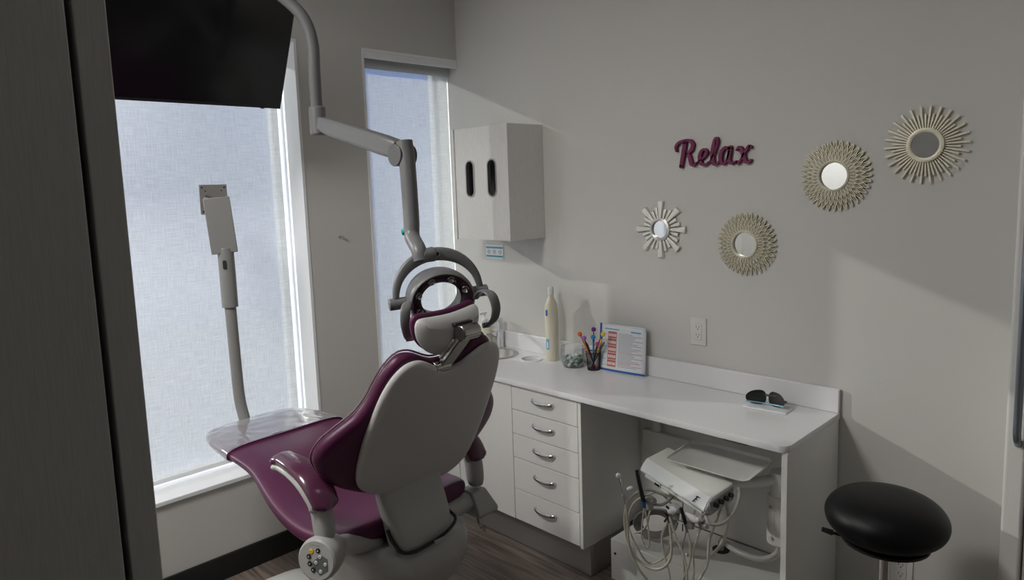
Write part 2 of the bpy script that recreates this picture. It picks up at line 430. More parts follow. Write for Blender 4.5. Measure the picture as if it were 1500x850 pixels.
# ------------------------------------------------------------------ counter
YF = -.462; ZT = .836; XE = 2.112
c = empty('countertop', (1.05, -.23, ZT-.024), 0, 'long white quartz countertop with backsplash along the mirror wall', 'countertop')
out = [(.013, -.004), (.013, YF)]
for k in range(0, 9):
    a = -pi/2+pi/2*k/8; out.append((XE-.035+.035*cos(a), YF+.035+.035*sin(a)))
out.append((XE, -.004))
HOLES = ((.640, -.130, .052), (.415, -.165, .105))
b = plate(out, [[(hx+hr*cos(2*pi*k/48), hy+hr*sin(2*pi*k/48)) for k in range(48)] for hx, hy, hr in HOLES], .024, Matrix.Translation((0, 0, ZT-.024)))
top = fin('counter_slab', b, QUARTZ, c, bevel=.003, smooth=False)
b = B(); box(b, .014, XE, -.020, -.002, ZT, ZT+.091); fin('backsplash', b, QUARTZ, c, bevel=.003)
# trash chute ring and sink
b = B(); x, y, r = HOLES[0]
lathe(b, [(r+.006, ZT), (r+.006, ZT+.004), (r-.002, ZT+.005), (r-.003, ZT-.05), (r-.006, ZT-.05), (r-.006, ZT-.003), (r-.004, ZT)], 48, Matrix.Translation((x, y, 0)), cap=False)
fin('chute_ring', b, QUARTZ, c)
b = B(); cyl(b, (x, y, ZT-.17), (x, y, ZT-.03), r-.004, n=32); fin('chute_liner', b, GAPD, c)
x, y, r = HOLES[1]
sk = empty('round_sink', (x, y, ZT-.12), 0, 'small round steel sink set into the counter behind the chair', 'sink')
b = B(); lathe(b, [(r+.014, ZT+.0005), (r+.012, ZT+.005), (r-.004, ZT+.004), (r-.012, ZT-.03), (r-.03, ZT-.09), (.03, ZT-.11), (.018, ZT-.112), (.018, ZT-.13), (.035, ZT-.118), (r-.025, ZT-.095), (r-.008, ZT-.03), (r-.002, ZT-.002)], 48, Matrix.Translation((x, y, 0)), cap=False)
fin('basin', b, STEEL, sk)
b = B(); cyl(b, (x, y, ZT-.125), (x, y, ZT-.111), .0175, n=20); fin('drain', b, CHROMED, sk)
# faucet
fx, fy = .33, -.052
fc = empty('faucet', (fx, fy, ZT), 0, 'small square chrome faucet behind the sink', 'faucet')
b = B(); box(b, fx-.013, fx+.013, fy-.013, fy+.013, ZT, ZT+.165); fin('faucet_body', b, CHROME, fc, bevel=.003)
b = B(); box(b, fx-.011, fx+.011, fy-.12, fy+.013, ZT+.150, ZT+.168); box(b, fx-.009, fx+.009, fy-.12, fy-.10, ZT+.135, ZT+.150); fin('spout', b, CHROME, fc, bevel=.003)
b = B(); cyl(b, (fx-.06, fy-.004, ZT+.075), (fx-.012, fy-.004, ZT+.075), .017, n=20); cyl(b, (fx-.052, fy-.004, ZT+.075), (fx-.052, fy-.055, ZT+.08), .005, n=10); fin('faucet_lever', b, CHROME, fc)

# base cabinets
YC = -.444; ZB = .150; ZCT = .811
DX0, DX1 = .806, 1.205
c = empty('drawer_cabinet', (1.01, -.22, ZB), 0, 'white five-drawer base cabinet under the counter with curved handles', 'cabinet')
b = B(); box(b, DX0+.002, DX1-.004, YC+.02, -.004, ZB, ZCT); fin('cabinet_body', b, GAPD, c, smooth=False)
b = B(); box(b, DX1-.001, DX1+.016, YC, -.004, ZB-.004, ZCT); fin('side_panel', b, LAM, c, bevel=.0015)
zs = [.807, .690, .574, .459, .305, .153]
for k in range(5):
    z1, z0 = zs[k]-.0015, zs[k+1]+.0015
    dr = fin('drawer_front', box(B(), DX0+.001, DX1-.003, YC, YC+.019, z0, z1), LAM, c, bevel=.0015)
    hz = (z0+z1)/2+(.012 if k < 3 else .02); hx = (DX0+DX1)/2
    b = B()
    pts = [(hx-.062, YC+.001, hz), (hx-.060, YC-.013, hz-.001), (hx-.035, YC-.023, hz-.003), (hx, YC-.026, hz-.004), (hx+.035, YC-.023, hz-.003), (hx+.060, YC-.013, hz-.001), (hx+.062, YC+.001, hz)]
    tube(b, pts, .006, n=10, k=5, flat=(.0075, .0028), upv=(0, 0, 1))
    h = fin('drawer_handle', b, CHROME, dr)
c = empty('sink_cabinet', (.41, -.22, ZB), 0, 'white base cabinet under the sink left of the drawers', 'cabinet')
b = B(); box(b, .014, DX0-.002, YC+.02, -.004, ZB, ZCT-.175); fin('cabinet_body', b, LAM, c, smooth=False)
for x0, x1 in ((.016, .408), (.412, DX0-.002)):
    dd = fin('door', box(B(), x0, x1, YC, YC+.019, ZB+.003, .8055), LAM, c, bevel=.0015)
b = B(); box(b, .014, 1.222, -.395, -.385, 0, ZB-.003); box(b, 1.212, 1.222, -.385, -.1, 0, ZB-.003)
tag(fin('toe_kick', b, STEEL, bevel=.006, seg=3), 'brushed steel toe kick under the white base cabinets', 'toe kick')
b = B(); tube(b, [(.50, -.397, .118), (.50, -.43, .118), (.505, -.445, .113), (.555, -.455, .045), (.575, -.458, .03)], .005, n=8, k=5)
tag(fin('foot_lever', b, BLACKP), 'thin black bent foot lever in front of the steel toe kick', 'lever')
# end panel, back panel, low box
c = fin('end_panel', box(B(), 2.088, 2.108, YF+.012, -.004, 0, ZCT), LAM, bevel=.001); tag(c, 'white end panel holding up the right end of the counter', 'panel')
tag(fin('back_panel', box(B(), 1.222, 2.086, -.016, -.004, .19, ZCT), LAM, smooth=False), 'white back panel behind the delivery unit under the counter', 'panel')
c = empty('utility_box', (1.69, -.18, 0), 0, 'low white utility box on the floor under the counter', 'box')
b = B(); box(b, 1.292, 2.086, -.345, -.017, 0, .185)
ub = fin('box_body', b, LAM, c, bevel=.0015)
b = B(); lathe(b, [(.035, .1855), (.035, .188), (.001, .188)], 32, Matrix.Translation((1.690, -.118, 0))); fin('hose_hole', b, GAPD, c)
b = B(); cyl(b, (1.315, -.3455, .125), (1.315, -.349, .125), .005, n=12); fin('screw_cap', b, BLACKP, c)

# ------------------------------------------------------------------ wall cabinet
c = empty('wall_cabinet', (.43, -.13, 1.452), 0, 'white woodgrain wall cabinet with two oval glove slots', 'wall cabinet')
WX0, WX1, WZ0, WZ1, WD = .224, .640, 1.450, 2.020, .252
b = B(); box(b, WX0, WX0+.018, -WD, -.001, WZ0, WZ1); fin('side_panel', b, LAMG, c, bevel=.001)
b = B(); box(b, WX1-.018, WX1, -WD, -.001, WZ0, WZ1); fin('side_panel', b, LAMG, c, bevel=.001)
b = B(); box(b, WX0+.018, WX1-.018, -WD+.02, -.001, WZ0, WZ0+.016); box(b, WX0+.018, WX1-.018, -WD+.02, -.001, WZ1-.016, WZ1); box(b, WX0+.018, WX1-.018, -.012, -.001, WZ0, WZ1); fin('cabinet_body', b, LAMG, c, smooth=False)


def oval(cx, cz, a, h, n=16):
    r = []
    for k in range(n): t = pi*k/(n-1); r.append((cx+a*cos(t), cz+h-a+a*sin(t)))
    for k in range(n): t = pi+pi*k/(n-1); r.append((cx+a*cos(t), cz-h+a+a*sin(t)))
    return r


SL = ((.357, 1.762), (.520, 1.762))
XZ = lambda y: basis(Vector((0, y, 0)), Vector((1, 0, 0)), Vector((0, 0, 1)), Vector((0, -1, 0)))
b = plate([(WX0+.020, WZ0+.002), (WX1-.020, WZ0+.002), (WX1-.020, WZ1-.002), (WX0+.020, WZ1-.002)], [oval(cx, cz, .029, .090) for cx, cz in SL], .018, XZ(-WD+.022))
wd = fin('door', b, LAMG, c, smooth=False)
for cx, cz in SL:
    o1 = oval(cx, cz, .034, .095); o2 = oval(cx, cz, .027, .088)
    b = B(); X1 = XZ(-WD+.004); h = .003
    A_ = [[X1 @ Vector((x, y, z)) for x, y in o] for o, z in ((o1, 0), (o1, h), (o2, h), (o2, -.012))]
    loft(b, A_, cap=False); fin('slot_ring', b, STEEL, c)
    b = B(); prism(b, oval(cx, cz, .03, .091), .003, XZ(-WD+.052)); fin('glove_box_face', b, BLACKP, c, smooth=False)
    b = B(); prism(b, oval(cx+.002, cz, .006, .045), .002, XZ(-WD+.048)); fin('dispensing_slit', b, mat('dark_blue_film', (.02, .025, .05), .25), c, smooth=False)

# notice card below the wall cabinet
cdn = empty('notice_card', (.257, -.003, 1.322), 0, 'small white and teal notice card on the wall below the wall cabinet', 'notice card')
b = B(); box(b, .187, .327, -.003, -.0005, 1.322, 1.398); fin('card', b, PAPER, cdn, smooth=False)
TEALP = mat('teal_print', (.10, .36, .42), .6); b = B()
for z, h in ((1.384, .010), (1.336, .010)): fin('printed_bar', box(B(), .190, .324, -.0036, -.003, z-h/2, z+h/2), TEALP, cdn, smooth=False)
for i, x in enumerate((.212, .257, .302)):
    b = B()
    X1 = basis(Vector((x, -.003, 1.360)), Vector((1, 0, 0)), Vector((0, 0, 1)), Vector((0, -1, 0)))
    lathe(b, [(.012, 0), (.012, .0007), (.009, .0007), (.009, 0)], 18, X1, cap=False)
    box(b, x-.004, x+.005, -.0037, -.003, 1.357, 1.363)
    fin('printed_icon', b, INK, cdn, smooth=False)

# ------------------------------------------------------------------ wall outlets
def outlet(x, z, lab, y=0.0):
    o = empty('wall_outlet', (x, y, z), 0, lab, 'outlet')
    b = B(); box(b, x-.038, x+.038, y-.006, y, z-.060, z+.060); fin('cover_plate', b, OUTW, o, bevel=.003)
    b = B(); box(b, x-.018, x+.018, y-.009, y-.005, z-.036, z+.036); fin('receptacle', b, OUTW, o, bevel=.002)
    b = B()
    for dz in (.017, -.017):
        box(b, x-.008, x-.006, y-.0095, y-.008, z+dz, z+dz+.008); box(b, x+.005, x+.007, y-.0095, y-.008, z+dz, z+dz+.008)
        cyl(b, (x, y-.008, z+dz-.006), (x, y-.0095, z+dz-.006), .0025, n=8)
    fin('socket_slots', b, DARKSLOT, o, smooth=False)
    for dz in (.048, -.048): fin('plate_screw', cyl(B(), (x, y-.005, z+dz), (x, y-.0075, z+dz), .003, n=10), OUTW, o)


outlet(1.520, 1.070, 'white double wall outlet above the counter')
outlet(2.335, .300, 'white double wall outlet low on the wall behind the stool post')
jb = empty('junction_box', (1.715, -.017, .60), 0, 'grey junction box high on the panel under the counter', 'junction box')
fin('box_body', box(B(), 1.66, 1.765, -.045, -.0165, .63, .71), GREYP, jb, bevel=.003)
b = B(); cyl(b, (1.715, -.045, .668), (1.715, -.048, .668), .006, n=10); fin('knockout', b, BLACKP, jb)
vv = empty('shutoff_valve', (1.325, -.05, .62), 0, 'small white shutoff valve on the panel under the counter', 'valve')
b = B(); cyl(b, (1.335, -.05, .60), (1.335, -.05, .665), .021, n=20); cyl(b, (1.335, -.05, .63), (1.335, -.0165, .63), .012, n=16); fin('valve_body', b, OUTW, vv)
b = B(); cyl(b, (1.335, -.05, .665), (1.335, -.05, .69), .006, n=10); cyl(b, (1.318, -.05, .69), (1.352, -.05, .69), .006, n=10); fin('valve_handle', b, BLACKP, vv)
b = B(); box(b, 1.25, 1.50, -.04, -.0165, .50, .585)
tag(fin('cable_trunking', b, LAM, bevel=.003), 'shallow white trunking on the panel below the shutoff valve', 'trunking')

# ------------------------------------------------------------------ wall decor
WB = lambda x, z, y=-.001: basis(Vector((x, y, z)), Vector((1, 0, 0)), Vector((0, 0, 1)), Vector((0, -1, 0)))   # local xy in the wall plane, z out


def disc_mirror(par, x, z, r, rr, m, d0=.012, d1=.02):
    b = B(); lathe(b, [(rr, 0), (rr, d1), (r+.004, d1+.002), (r, d1), (r, d0-.004)], 48, WB(x, z), cap=False); fin('mirror_rim', b, m, par)
    b = B(); lathe(b, [(r+.001, d0-.006), (r+.001, d0), (.0005, d0)], 48, WB(x, z)); fin('mirror_glass', b, MIRROR, par)


def polar_prism(b, X, prof, a, d0, d1):
    """prism from a (r, half width) profile pointing outwards at angle a"""
    o = [(r, h) for r, h in prof]+[(r, -h) for r, h in prof[::-1]]
    pts = [(r*cos(a)-h*sin(a), r*sin(a)+h*cos(a)) for r, h in o]
    loft(b, [[X @ Vector((x, y, d0)) for x, y in pts], [X @ Vector((x, y, d1)) for x, y in pts]])


# 1: wedge rays, silver
x, z = 1.338, 1.507
m1 = empty('sunburst_mirror', (x, 0, z), 0, 'round mirror with wedge-shaped silver rays, lowest left under the Relax sign', 'mirror')
LEN = [.122, .088, .082, .118, .082, .112, .080, .088]
n_ = 24
for k in range(n_):
    a = 2*pi*k/n_+pi/2
    R_ = .124 if k % 3 == 0 else (.098 if k % 3 == 1 else .090)
    w0, w1_ = (.0065, .0165) if k % 3 == 0 else (.005, .0095)
    b = B(); X = WB(x, z)
    # bevelled mirror wedge: ridge raised along the middle
    def pt(r, h, d): return X @ Vector((r*cos(a)-h*sin(a), r*sin(a)+h*cos(a), d))
    t_ = .014 if k % 3 == 0 else .010
    rings = [[pt(r, -w, .002), pt(r, -w*.75, t_), pt(r, w*.75, t_), pt(r, w, .002)] for r, w in ((.044, w0), (R_, w1_))]
    loft(b, rings); fin('ray', b, SILVERP, m1, bevel=.0012)
disc_mirror(m1, x, z, .038, .050, SILVERP)


def petal_mirror(x, z, lab):
    m = empty('sunburst_mirror', (x, 0, z), 0, lab, 'mirror'); X = WB(x, z)
    b = B(); lathe(b, [(.112, 0), (.112, .003), (.05, .004)], 48, X, cap=False); fin('backing_plate', b, mat('dark_bronze', (.16, .145, .10), .5, metal=.3), m)  # backing disc in a darker bronze than the petals
    for layer, (N, r0_, r1_, wd_, dz) in enumerate(((36, .088, .127, .0085, .004), (36, .070, .107, .0082, .009), (36, .052, .086, .0068, .014))):
        b = B()
        for k in range(N):
            a = 2*pi*(k+(layer % 2)*.5)/N
            def pt(r, h, d): return X @ Vector((r*cos(a)-h*sin(a), r*sin(a)+h*cos(a), d))
            # open almond loop: a thin raised bead round a recessed leaf
            L = []
            for q in range(14):
                t = 2*pi*q/14; u = (1-cos(t))/2; L.append((r0_+(r1_-r0_)*u, wd_*sin(t)*(1-.25*u)))
            outr = [[pt(r, h, dz) for r, h in L], [pt(r, h, dz+.006) for r, h in L],
                    [pt((r-(r0_+r1_)/2)*.86+(r0_+r1_)/2, h*.58, dz+.006) for r, h in L], [pt((r-(r0_+r1_)/2)*.84+(r0_+r1_)/2, h*.54, dz+.001) for r, h in L]]
            loft(b, outr, cap=False)
            box_r = [[pt(r0_+.004, -.0009, dz), pt(r0_+.004, -.0009, dz+.006), pt(r0_+.004, .0009, dz+.006), pt(r0_+.004, .0009, dz)], [pt(r1_-.004, -.0009, dz), pt(r1_-.004, -.0009, dz+.006), pt(r1_-.004, .0009, dz+.006), pt(r1_-.004, .0009, dz)]]
            loft(b, box_r)
        fin('petal_ring', b, CHAMP, m, smooth=False)
    disc_mirror(m, x, z, .048, .056, CHAMP, d0=.014, d1=.024)


petal_mirror(1.736, 1.455, 'round mirror with pale petal frame, the one nearest the counter')
petal_mirror(2.075, 1.715, 'round mirror with pale petal frame, beside the spiky one')
x, z = 2.364, 1.806
m4 = empty('sunburst_mirror', (x, 0, z), 0, 'round mirror with thin straight champagne spikes, highest on the wall', 'mirror'); X = WB(x, z)
for k in range(52):
    a = 2*pi*k/52+.03; R_ = .127 if k % 2 == 0 else .102
    b = B(); p0 = X @ Vector((.045*cos(a), .045*sin(a), .008)); p1 = X @ Vector((R_*cos(a), R_*sin(a), .008))
    xx = (X.to_3x3() @ Vector((-sin(a), cos(a), 0))); yy = Vector((0, -1, 0)); hw = .0030 if k % 2 == 0 else .0026
    loft(b, [[p+xx*hw*s-yy*.004, p+xx*hw*s+yy*.003, p-xx*hw*s+yy*.003, p-xx*hw*s-yy*.004] for p, s in ((p0, .7), (p1, 1.1))])
    fin('spike', b, CHAMP, m4, smooth=False)
disc_mirror(m4, x, z, .042, .056, CHAMP, d0=.012, d1=.018)

# Relax sign: brush-script letters cut from thick board
def stroke(b, pts, X, d, k=7, n=10):
    """pts: (x, y, half thickness); a ribbon with round ends, extruded by d"""
    P = smoothpts([(x, y, 0) for x, y, h in pts], k); Hs = []
    S = smoothpts([(h, 0, 0) for x, y, h in pts], k); Hs = [s.x for s in S]
    left, right = [], []
    for i, p in enumerate(P):
        t = (P[min(i+1, len(P)-1)]-P[max(i-1, 0)]).normalized(); nn = Vector((-t.y, t.x, 0))
        left.append(p+nn*Hs[i]); right.append(p-nn*Hs[i])
    for i in range(len(P)-1):
        q = [left[i], left[i+1], right[i+1], right[i]]
        loft(b, [[X @ Vector((v.x, v.y, 0)) for v in q], [X @ Vector((v.x, v.y, d)) for v in q]])
    for i in (0, len(P)-1):
        prism(b, [(P[i].x+Hs[i]*cos(2*pi*j/14), P[i].y+Hs[i]*sin(2*pi*j/14)) for j in range(14)], d, X)


rs = empty('wall_sign', (1.58, 0, 1.80), 0, 'plum purple script wall sign reading Relax', 'sign')
S_ = .108
def LX(x0): return WB(x0, 1.775) @ Matrix.Rotation(radians(0.8), 4, 'Z') @ Matrix.Scale(S_, 4)
letters = {
 'R': (1.426, [[(.20, .0, .085), (.28, .35, .09), (.36, .70, .09), (.42, .93, .085)],
       [(-.02, .62, .05), (-.05, .78, .065), (.08, .93, .06), (.35, 1.0, .055), (.66, .98, .075), (.80, .82, .09), (.72, .62, .08), (.52, .50, .05), (.42, .47, .04)],
       [(.46, .48, .05), (.62, .40, .085), (.68, .20, .09), (.74, .06, .08), (.86, .03, .05), (.96, .12, .035)]]),
 'e': (1.528, [[(-.02, .16, .035), (.18, .26, .04), (.36, .40, .05), (.40, .54, .06), (.28, .62, .05), (.12, .52, .075), (.06, .30, .09), (.12, .10, .085), (.30, .02, .055), (.48, .12, .035)]]),
 'l': (1.580, [[(-.02, .12, .035), (.20, .42, .04), (.36, .78, .05), (.36, .98, .055), (.25, .96, .06), (.16, .66, .085), (.12, .30, .09), (.18, .06, .08), (.32, .03, .05), (.44, .14, .035)]]),
 'a': (1.620, [[(.46, .58, .06), (.30, .63, .06), (.14, .50, .08), (.07, .26, .09), (.14, .06, .08), (.28, .06, .055), (.42, .26, .045), (.50, .48, .05)],
       [(.54, .62, .085), (.48, .36, .09), (.47, .12, .085), (.58, .02, .05), (.68, .08, .03)]]),
 'x': (1.697, [[(.0, .50, .03), (.09, .60, .055), (.20, .56, .085), (.30, .32, .09), (.40, .08, .085), (.54, .03, .055), (.64, .12, .04)],
       [(.62, .58, .075), (.54, .62, .05), (.36, .40, .045), (.18, .14, .05), (.06, .03, .06), (-.02, .08, .07)]])}
for ch, (x0, strokes) in letters.items():
    b = B()
    for s in strokes: stroke(b, [(x*.88, y, h*.82) for x, y, h in s], LX(x0), .016/S_)
    fin('letter', b, PLUMSIGN, rs, smooth=False)

# ------------------------------------------------------------------ things on the counter
# tall cream bottle
x, y = .735, -.075; T = Matrix.Translation((x, y, ZT))
c = empty('tall_bottle', (x, y, ZT), 0, 'tall cream plastic bottle with white cap standing on the counter', 'bottle')
b = B(); lathe(b, [(.001, .0005), (.030, .0005), (.034, .006), (.034, .26), (.031, .285), (.018, .315), (.0125, .33), (.0125, .338)], 32, T); fin('bottle_body', b, LIQ, c)
b = B(); lathe(b, [(.0145, .336), (.0150, .338), (.0150, .362), (.0125, .375), (.011, .376)], 24, T); fin('cap', b, TRIMW, c)
def patch(x, y, r, a0, a1, z0, z1, n=6):
    b = B(); rings = [[Vector((x+rr*cos(a0+(a1-a0)*i/n), y+rr*sin(a0+(a1-a0)*i/n), z)) for rr, z in ((r+.0003, z0), (r+.0006, z0), (r+.0006, z1), (r+.0003, z1))] for i in range(n+1)]
    loft(b, rings); return b
ca = radians(-62)
fin('blue_label', patch(x, y, .034, ca-.75, ca-.35, ZT+.232, ZT+.262), BLUE, c); fin('blue_label', patch(x, y, .034, ca-.75, ca-.2, ZT+.06, ZT+.115), BLUEL, c)
fin('label_symbol', patch(x, y, .0343, ca-.58, ca-.38, ZT+.068, ZT+.1), PAPER, c)
# soap bottle behind the headrest
x, y = .235, -.075; T = Matrix.Translation((x, y, ZT))
c = empty('soap_bottle', (x, y, ZT), 0, 'translucent cream pump bottle in the corner beside the faucet', 'bottle')
b = B(); lathe(b, [(.001, .0005), (.038, .0005), (.041, .008), (.041, .105), (.034, .125), (.014, .135), (.014, .145)], 32, T); fin('bottle_body', b, LIQ, c)
b = B(); lathe(b, [(.016, .143), (.016, .158), (.005, .162), (.005, .185)], 20, T); box(b, x-.009, x+.009, y-.045, y+.010, ZT+.183, ZT+.195); fin('pump_head', b, TRIMW, c)
# clear tub of small jewel-like packets
x, y = .895, -.098; T = Matrix.Translation((x, y, ZT))
c = empty('clear_bowl', (x, y, ZT), 0, 'clear plastic bowl beside the bottle, filled with shiny green packets', 'bowl')
b = B(); lathe(b, [(.050, .001), (.058, .02), (.064, .06), (.062, .098), (.0605, .098), (.0625, .06), (.0565, .021), (.049, .003)], 40, T, cap=False); b2 = lathe(b, [(.001, .001), (.050, .001), (.050, .003), (.001, .003)], 40, T, cap=False)
fin('bowl_body', b, CLEARP, c)
fin('bowl_rim', lathe(B(), [(.0610, .098), (.0630, .098), (.0630, .0995), (.0610, .0995), (.0610, .098)], 40, T, cap=False), mat('clear_rim', (.75, .77, .78), .1), c)
PK = [mat('green_foil', (.14, .30, .22), .2, metal=.3), mat('silver_foil', (.75, .77, .75), .2, metal=.4), mat('mint_foil', (.48, .62, .56), .25, metal=.2)]
src = {}
spots = []
random.seed(3)
for lay, (R_, z_, N) in enumerate(((.038, .012, 9), (.016, .012, 4), (.044, .028, 10), (.022, .030, 6), (.030, .045, 6))):
    for k in range(N):
        a = 2*pi*k/N+lay*.7; spots.append((x+R_*cos(a), y+R_*sin(a), ZT+z_))
for i, s in enumerate(spots):
    mi = i % 3
    if mi not in src:
        b = B(); bmesh.ops.create_icosphere(b, subdivisions=2, radius=.0105)
        for v in b.verts: v.co.z *= .62; v.co.x *= 1.15
        o = fin('foil_packet', b, PK[mi], None); src[mi] = o
    else:
        o = src[mi].copy(); COL.objects.link(o)
    o.location = s; o.rotation_euler = (random.uniform(-.9, .9), random.uniform(-.9, .9), random.uniform(0, 6))
    tag(o, 'small shiny foil packet in the clear bowl beside the bottle', 'packet', 'foil packets in the clear bowl')
# pen cup
x, y = 1.010, -.088
c = empty('pen_cup', (x, y, ZT), 0, 'black wire mesh pen cup beside the clear bowl', 'pen cup')
b = B(); T = Matrix.Translation((x, y, ZT)); Nn = 28; H_ = .083; r0_, r1_ = .029, .036
for s in (1, -1):
    for k in range(Nn):
        P = [(x+(r0_+(r1_-r0_)*t)*cos(2*pi*k/Nn+s*t*1.2), y+(r0_+(r1_-r0_)*t)*sin(2*pi*k/Nn+s*t*1.2), ZT+.003+H_*t) for t in (0, .25, .5, .75, 1)]
        tube(b, P, .0009, n=4, k=1)
fin('mesh_wall', b, BLACKP, c, smooth=False)
b = B(); lathe(b, [(r1_-.001, H_), (r1_+.0015, H_), (r1_+.0015, H_+.004), (r1_-.001, H_+.004), (r1_-.001, H_)], 32, T, cap=False); fin('cup_rim', b, BLACKP, c)
b = B(); lathe(b, [(.001, 0), (r0_+.001, 0), (r0_+.001, .004), (.001, .004)], 32, T, cap=False); fin('cup_base', b, BLACKP, c)
pens = [('orange', (.85, .17, .01), (.947, 1.003), -.11), ('lilac', (.42, .16, .55), (.985, .992), -.125), ('purple', (.16, .02, .32), (1.012, 1.030), -.085), ('blue', (.02, .26, .60), (1.036, 1.002), -.12), ('yellow', (.80, .58, .04), (1.080, 1.018), -.10), ('magenta', (.60, .03, .22), (1.055, .972), -.115)]
for nm, cl_, (tx, tz), ty in pens:
    cm = mat(nm+'_plastic', cl_, .45)
    tipx = x+(tx-x)*.15; bx = Vector((x-(tx-x)*.22, y-(ty-y)*.25, ZT+.005)); tp = Vector((tx, ty, tz))
    p = empty('pompom_pen', bx, 0, f'pen with a round {nm} top standing in the black mesh cup', 'pen')
    d = tp-bx
    b = B(); cyl(b, bx, bx+d*.86, .0038, n=10); fin('pen_barrel', b, cm if nm in ('blue', 'orange', 'yellow') else BLACKP, p)
    b = B(); cyl(b, bx+d*.80, bx+d*.93, .0026, n=8); fin('pen_neck', b, BLACKP, p)
    b = B(); bmesh.ops.create_icosphere(b, subdivisions=3, radius=.0115 if nm != 'magenta' else .009)
    for v in b.verts: v.co *= 1+.05*sin(v.co.x*2100)*sin(v.co.y*1900)*sin(v.co.z*2300)
    fin('pompom', b, cm, p, X=Matrix.Translation(tp))
for (tx, tz, ty, cl_, nm) in ((.962, .955, -.075, BLACKP, 'black'), (1.065, .975, -.07, mat('brown_pen', (.25, .1, .03), .4), 'brown'), (1.045, .99, -.078, mat('violet_pen', (.2, .05, .4), .4), 'violet')):
    b = B(); bx = Vector((x-(tx-x)*.25, y-(ty-y)*.25, ZT+.005)); tp = Vector((tx, ty, tz)); cyl(b, bx, bx.lerp(tp, .93), .0036, n=10); cyl(b, bx.lerp(tp, .93), tp, .0036, .001, n=10)
    tag(fin('pen', b, cl_), f'plain {nm} pen in the black mesh cup behind the round-topped pens', 'pen')

# leaflet leaning against the backsplash
lf = empty('dental_leaflet', (1.14, -.06, ZT), 0, 'dental leaflet with tooth photographs leaning against the backsplash', 'leaflet')
LW, LH = .252, .222
bl = Vector((1.022, -.068, ZT+.001)); brr = Vector((1.270, -.048, ZT+.001))
ux = (brr-bl).normalized(); uy = (Vector((0, 0, 1))+Vector((0, .115, 0))).normalized(); uy = (uy-ux*uy.dot(ux)).normalized(); uz = ux.cross(uy)
LM = basis(bl, ux, uy, uz)
def sheet(bx, x0, x1, y0, y1, d, curl=True, n=10):
    rows = []
    for i in range(n+1):
        X_ = x0+(x1-x0)*i/n; row = []
        for j in range(n+1):
            Y_ = y0+(y1-y0)*j/n
            bow = .006*sin(pi*X_/LW)+(.012*max(0, X_/LW-.7)**2*8*(Y_/LH)**2 if curl else 0)
            row.append(bx.verts.new(LM @ Vector((X_, Y_, d+bow))))
        rows.append(row)
    for i in range(n):
        for j in range(n): bx.faces.new((rows[i][j], rows[i+1][j], rows[i+1][j+1], rows[i][j+1]))
b = B(); sheet(b, 0, LW, 0, LH, 0); sh = fin('leaflet_sheet', b, PAPER, lf, recalc=False); sm = sh.modifiers.new('t', 'SOLIDIFY'); sm.thickness = .0012; sm.offset = -1
b = B(); sheet(b, 0, .012, 0, LH, .0006, n=6); sheet(b, 0, LW, .0, .009, .0006, n=10); fin('blue_border', b, BLUE, lf, recalc=False)
for q in ((.172, .225, .190, .197), (.03, .11, .196, .201)):
    b = B(); sheet(b, *q, .0008, n=4); fin('printed_heading', b, BLUEL, lf, recalc=False)
for k in range(5):
    y0 = .022+k*.0335
    b = B(); sheet(b, .050, .098, y0, y0+.031, .0008, n=4); pc = fin('tooth_photograph', b, PINK, lf, recalc=False)
    b = B()
    for q in range(4): sheet(b, .053+q*.011, .0625+q*.011, y0+.008, y0+.021, .0012, n=2)
    fin('teeth', b, TOOTH, pc, recalc=False)
b = B(); b3 = B()
for k in range(22):
    y0 = .026+k*.0073; ln = .1+.03*sin(k*2.3)
    sheet(b3 if k in (2, 3, 9) else b, .108, .108+ln, y0, y0+.0022, .0009, n=4)
    if k % 4 == 0: sheet(b, .018, .044, y0, y0+.002, .0009, n=3)
fin('printed_lines', b, INK, lf, recalc=False); fin('red_printed_lines', b3, REDINK, lf, recalc=False)

# sunglasses on a folded tissue pouch
tp = empty('tissue_pouch', (1.88, -.11, ZT), 0, 'flat white tissue pouch under the sunglasses on the counter', 'pouch')
b = B(); X = Matrix.Translation((1.885, -.115, ZT)) @ Matrix.Rotation(radians(4), 4, 'Z')
rows = [[b.verts.new(X @ Vector((-.085+.17*i/12, -.045+.09*j/8, .0015+.003*(.5+.5*sin(i*1.3+j*.9))*(1 if 0 < i < 12 and 0 < j < 8 else .2)))) for j in range(9)] for i in range(13)]
for i in range(12):
    for j in range(8): b.faces.new((rows[i][j], rows[i+1][j], rows[i+1][j+1], rows[i][j+1]))
o = fin('pouch_body', b, mat('white_tissue', (.74, .76, .79), .5), tp); sm = o.modifiers.new('t', 'SOLIDIFY'); sm.thickness = .0015
b = B(); tube(b, [X @ Vector((-.08, -.046, .003)), X @ Vector((.085, -.046, .003))], .0025, n=8, k=4); fin('folded_edge', b, mat('pouch_edge', (.8, .82, .84), .4), tp)
sg = empty('sunglasses', (1.875, -.10, ZT+.006), radians(8), 'black wraparound sunglasses with light blue lower rim on the counter', 'sunglasses')
X = Matrix.Translation((1.875, -.108, ZT+.006)) @ Matrix.Rotation(radians(6), 4, 'Z')
def gpt(u, v, off=0):     # u: along the front -1..1, v height; front wraps
    return X @ Vector((u*.074, .012-.036*u*u*0-.0+(-.030+.030*(1-u*u))*1.0-off, v))
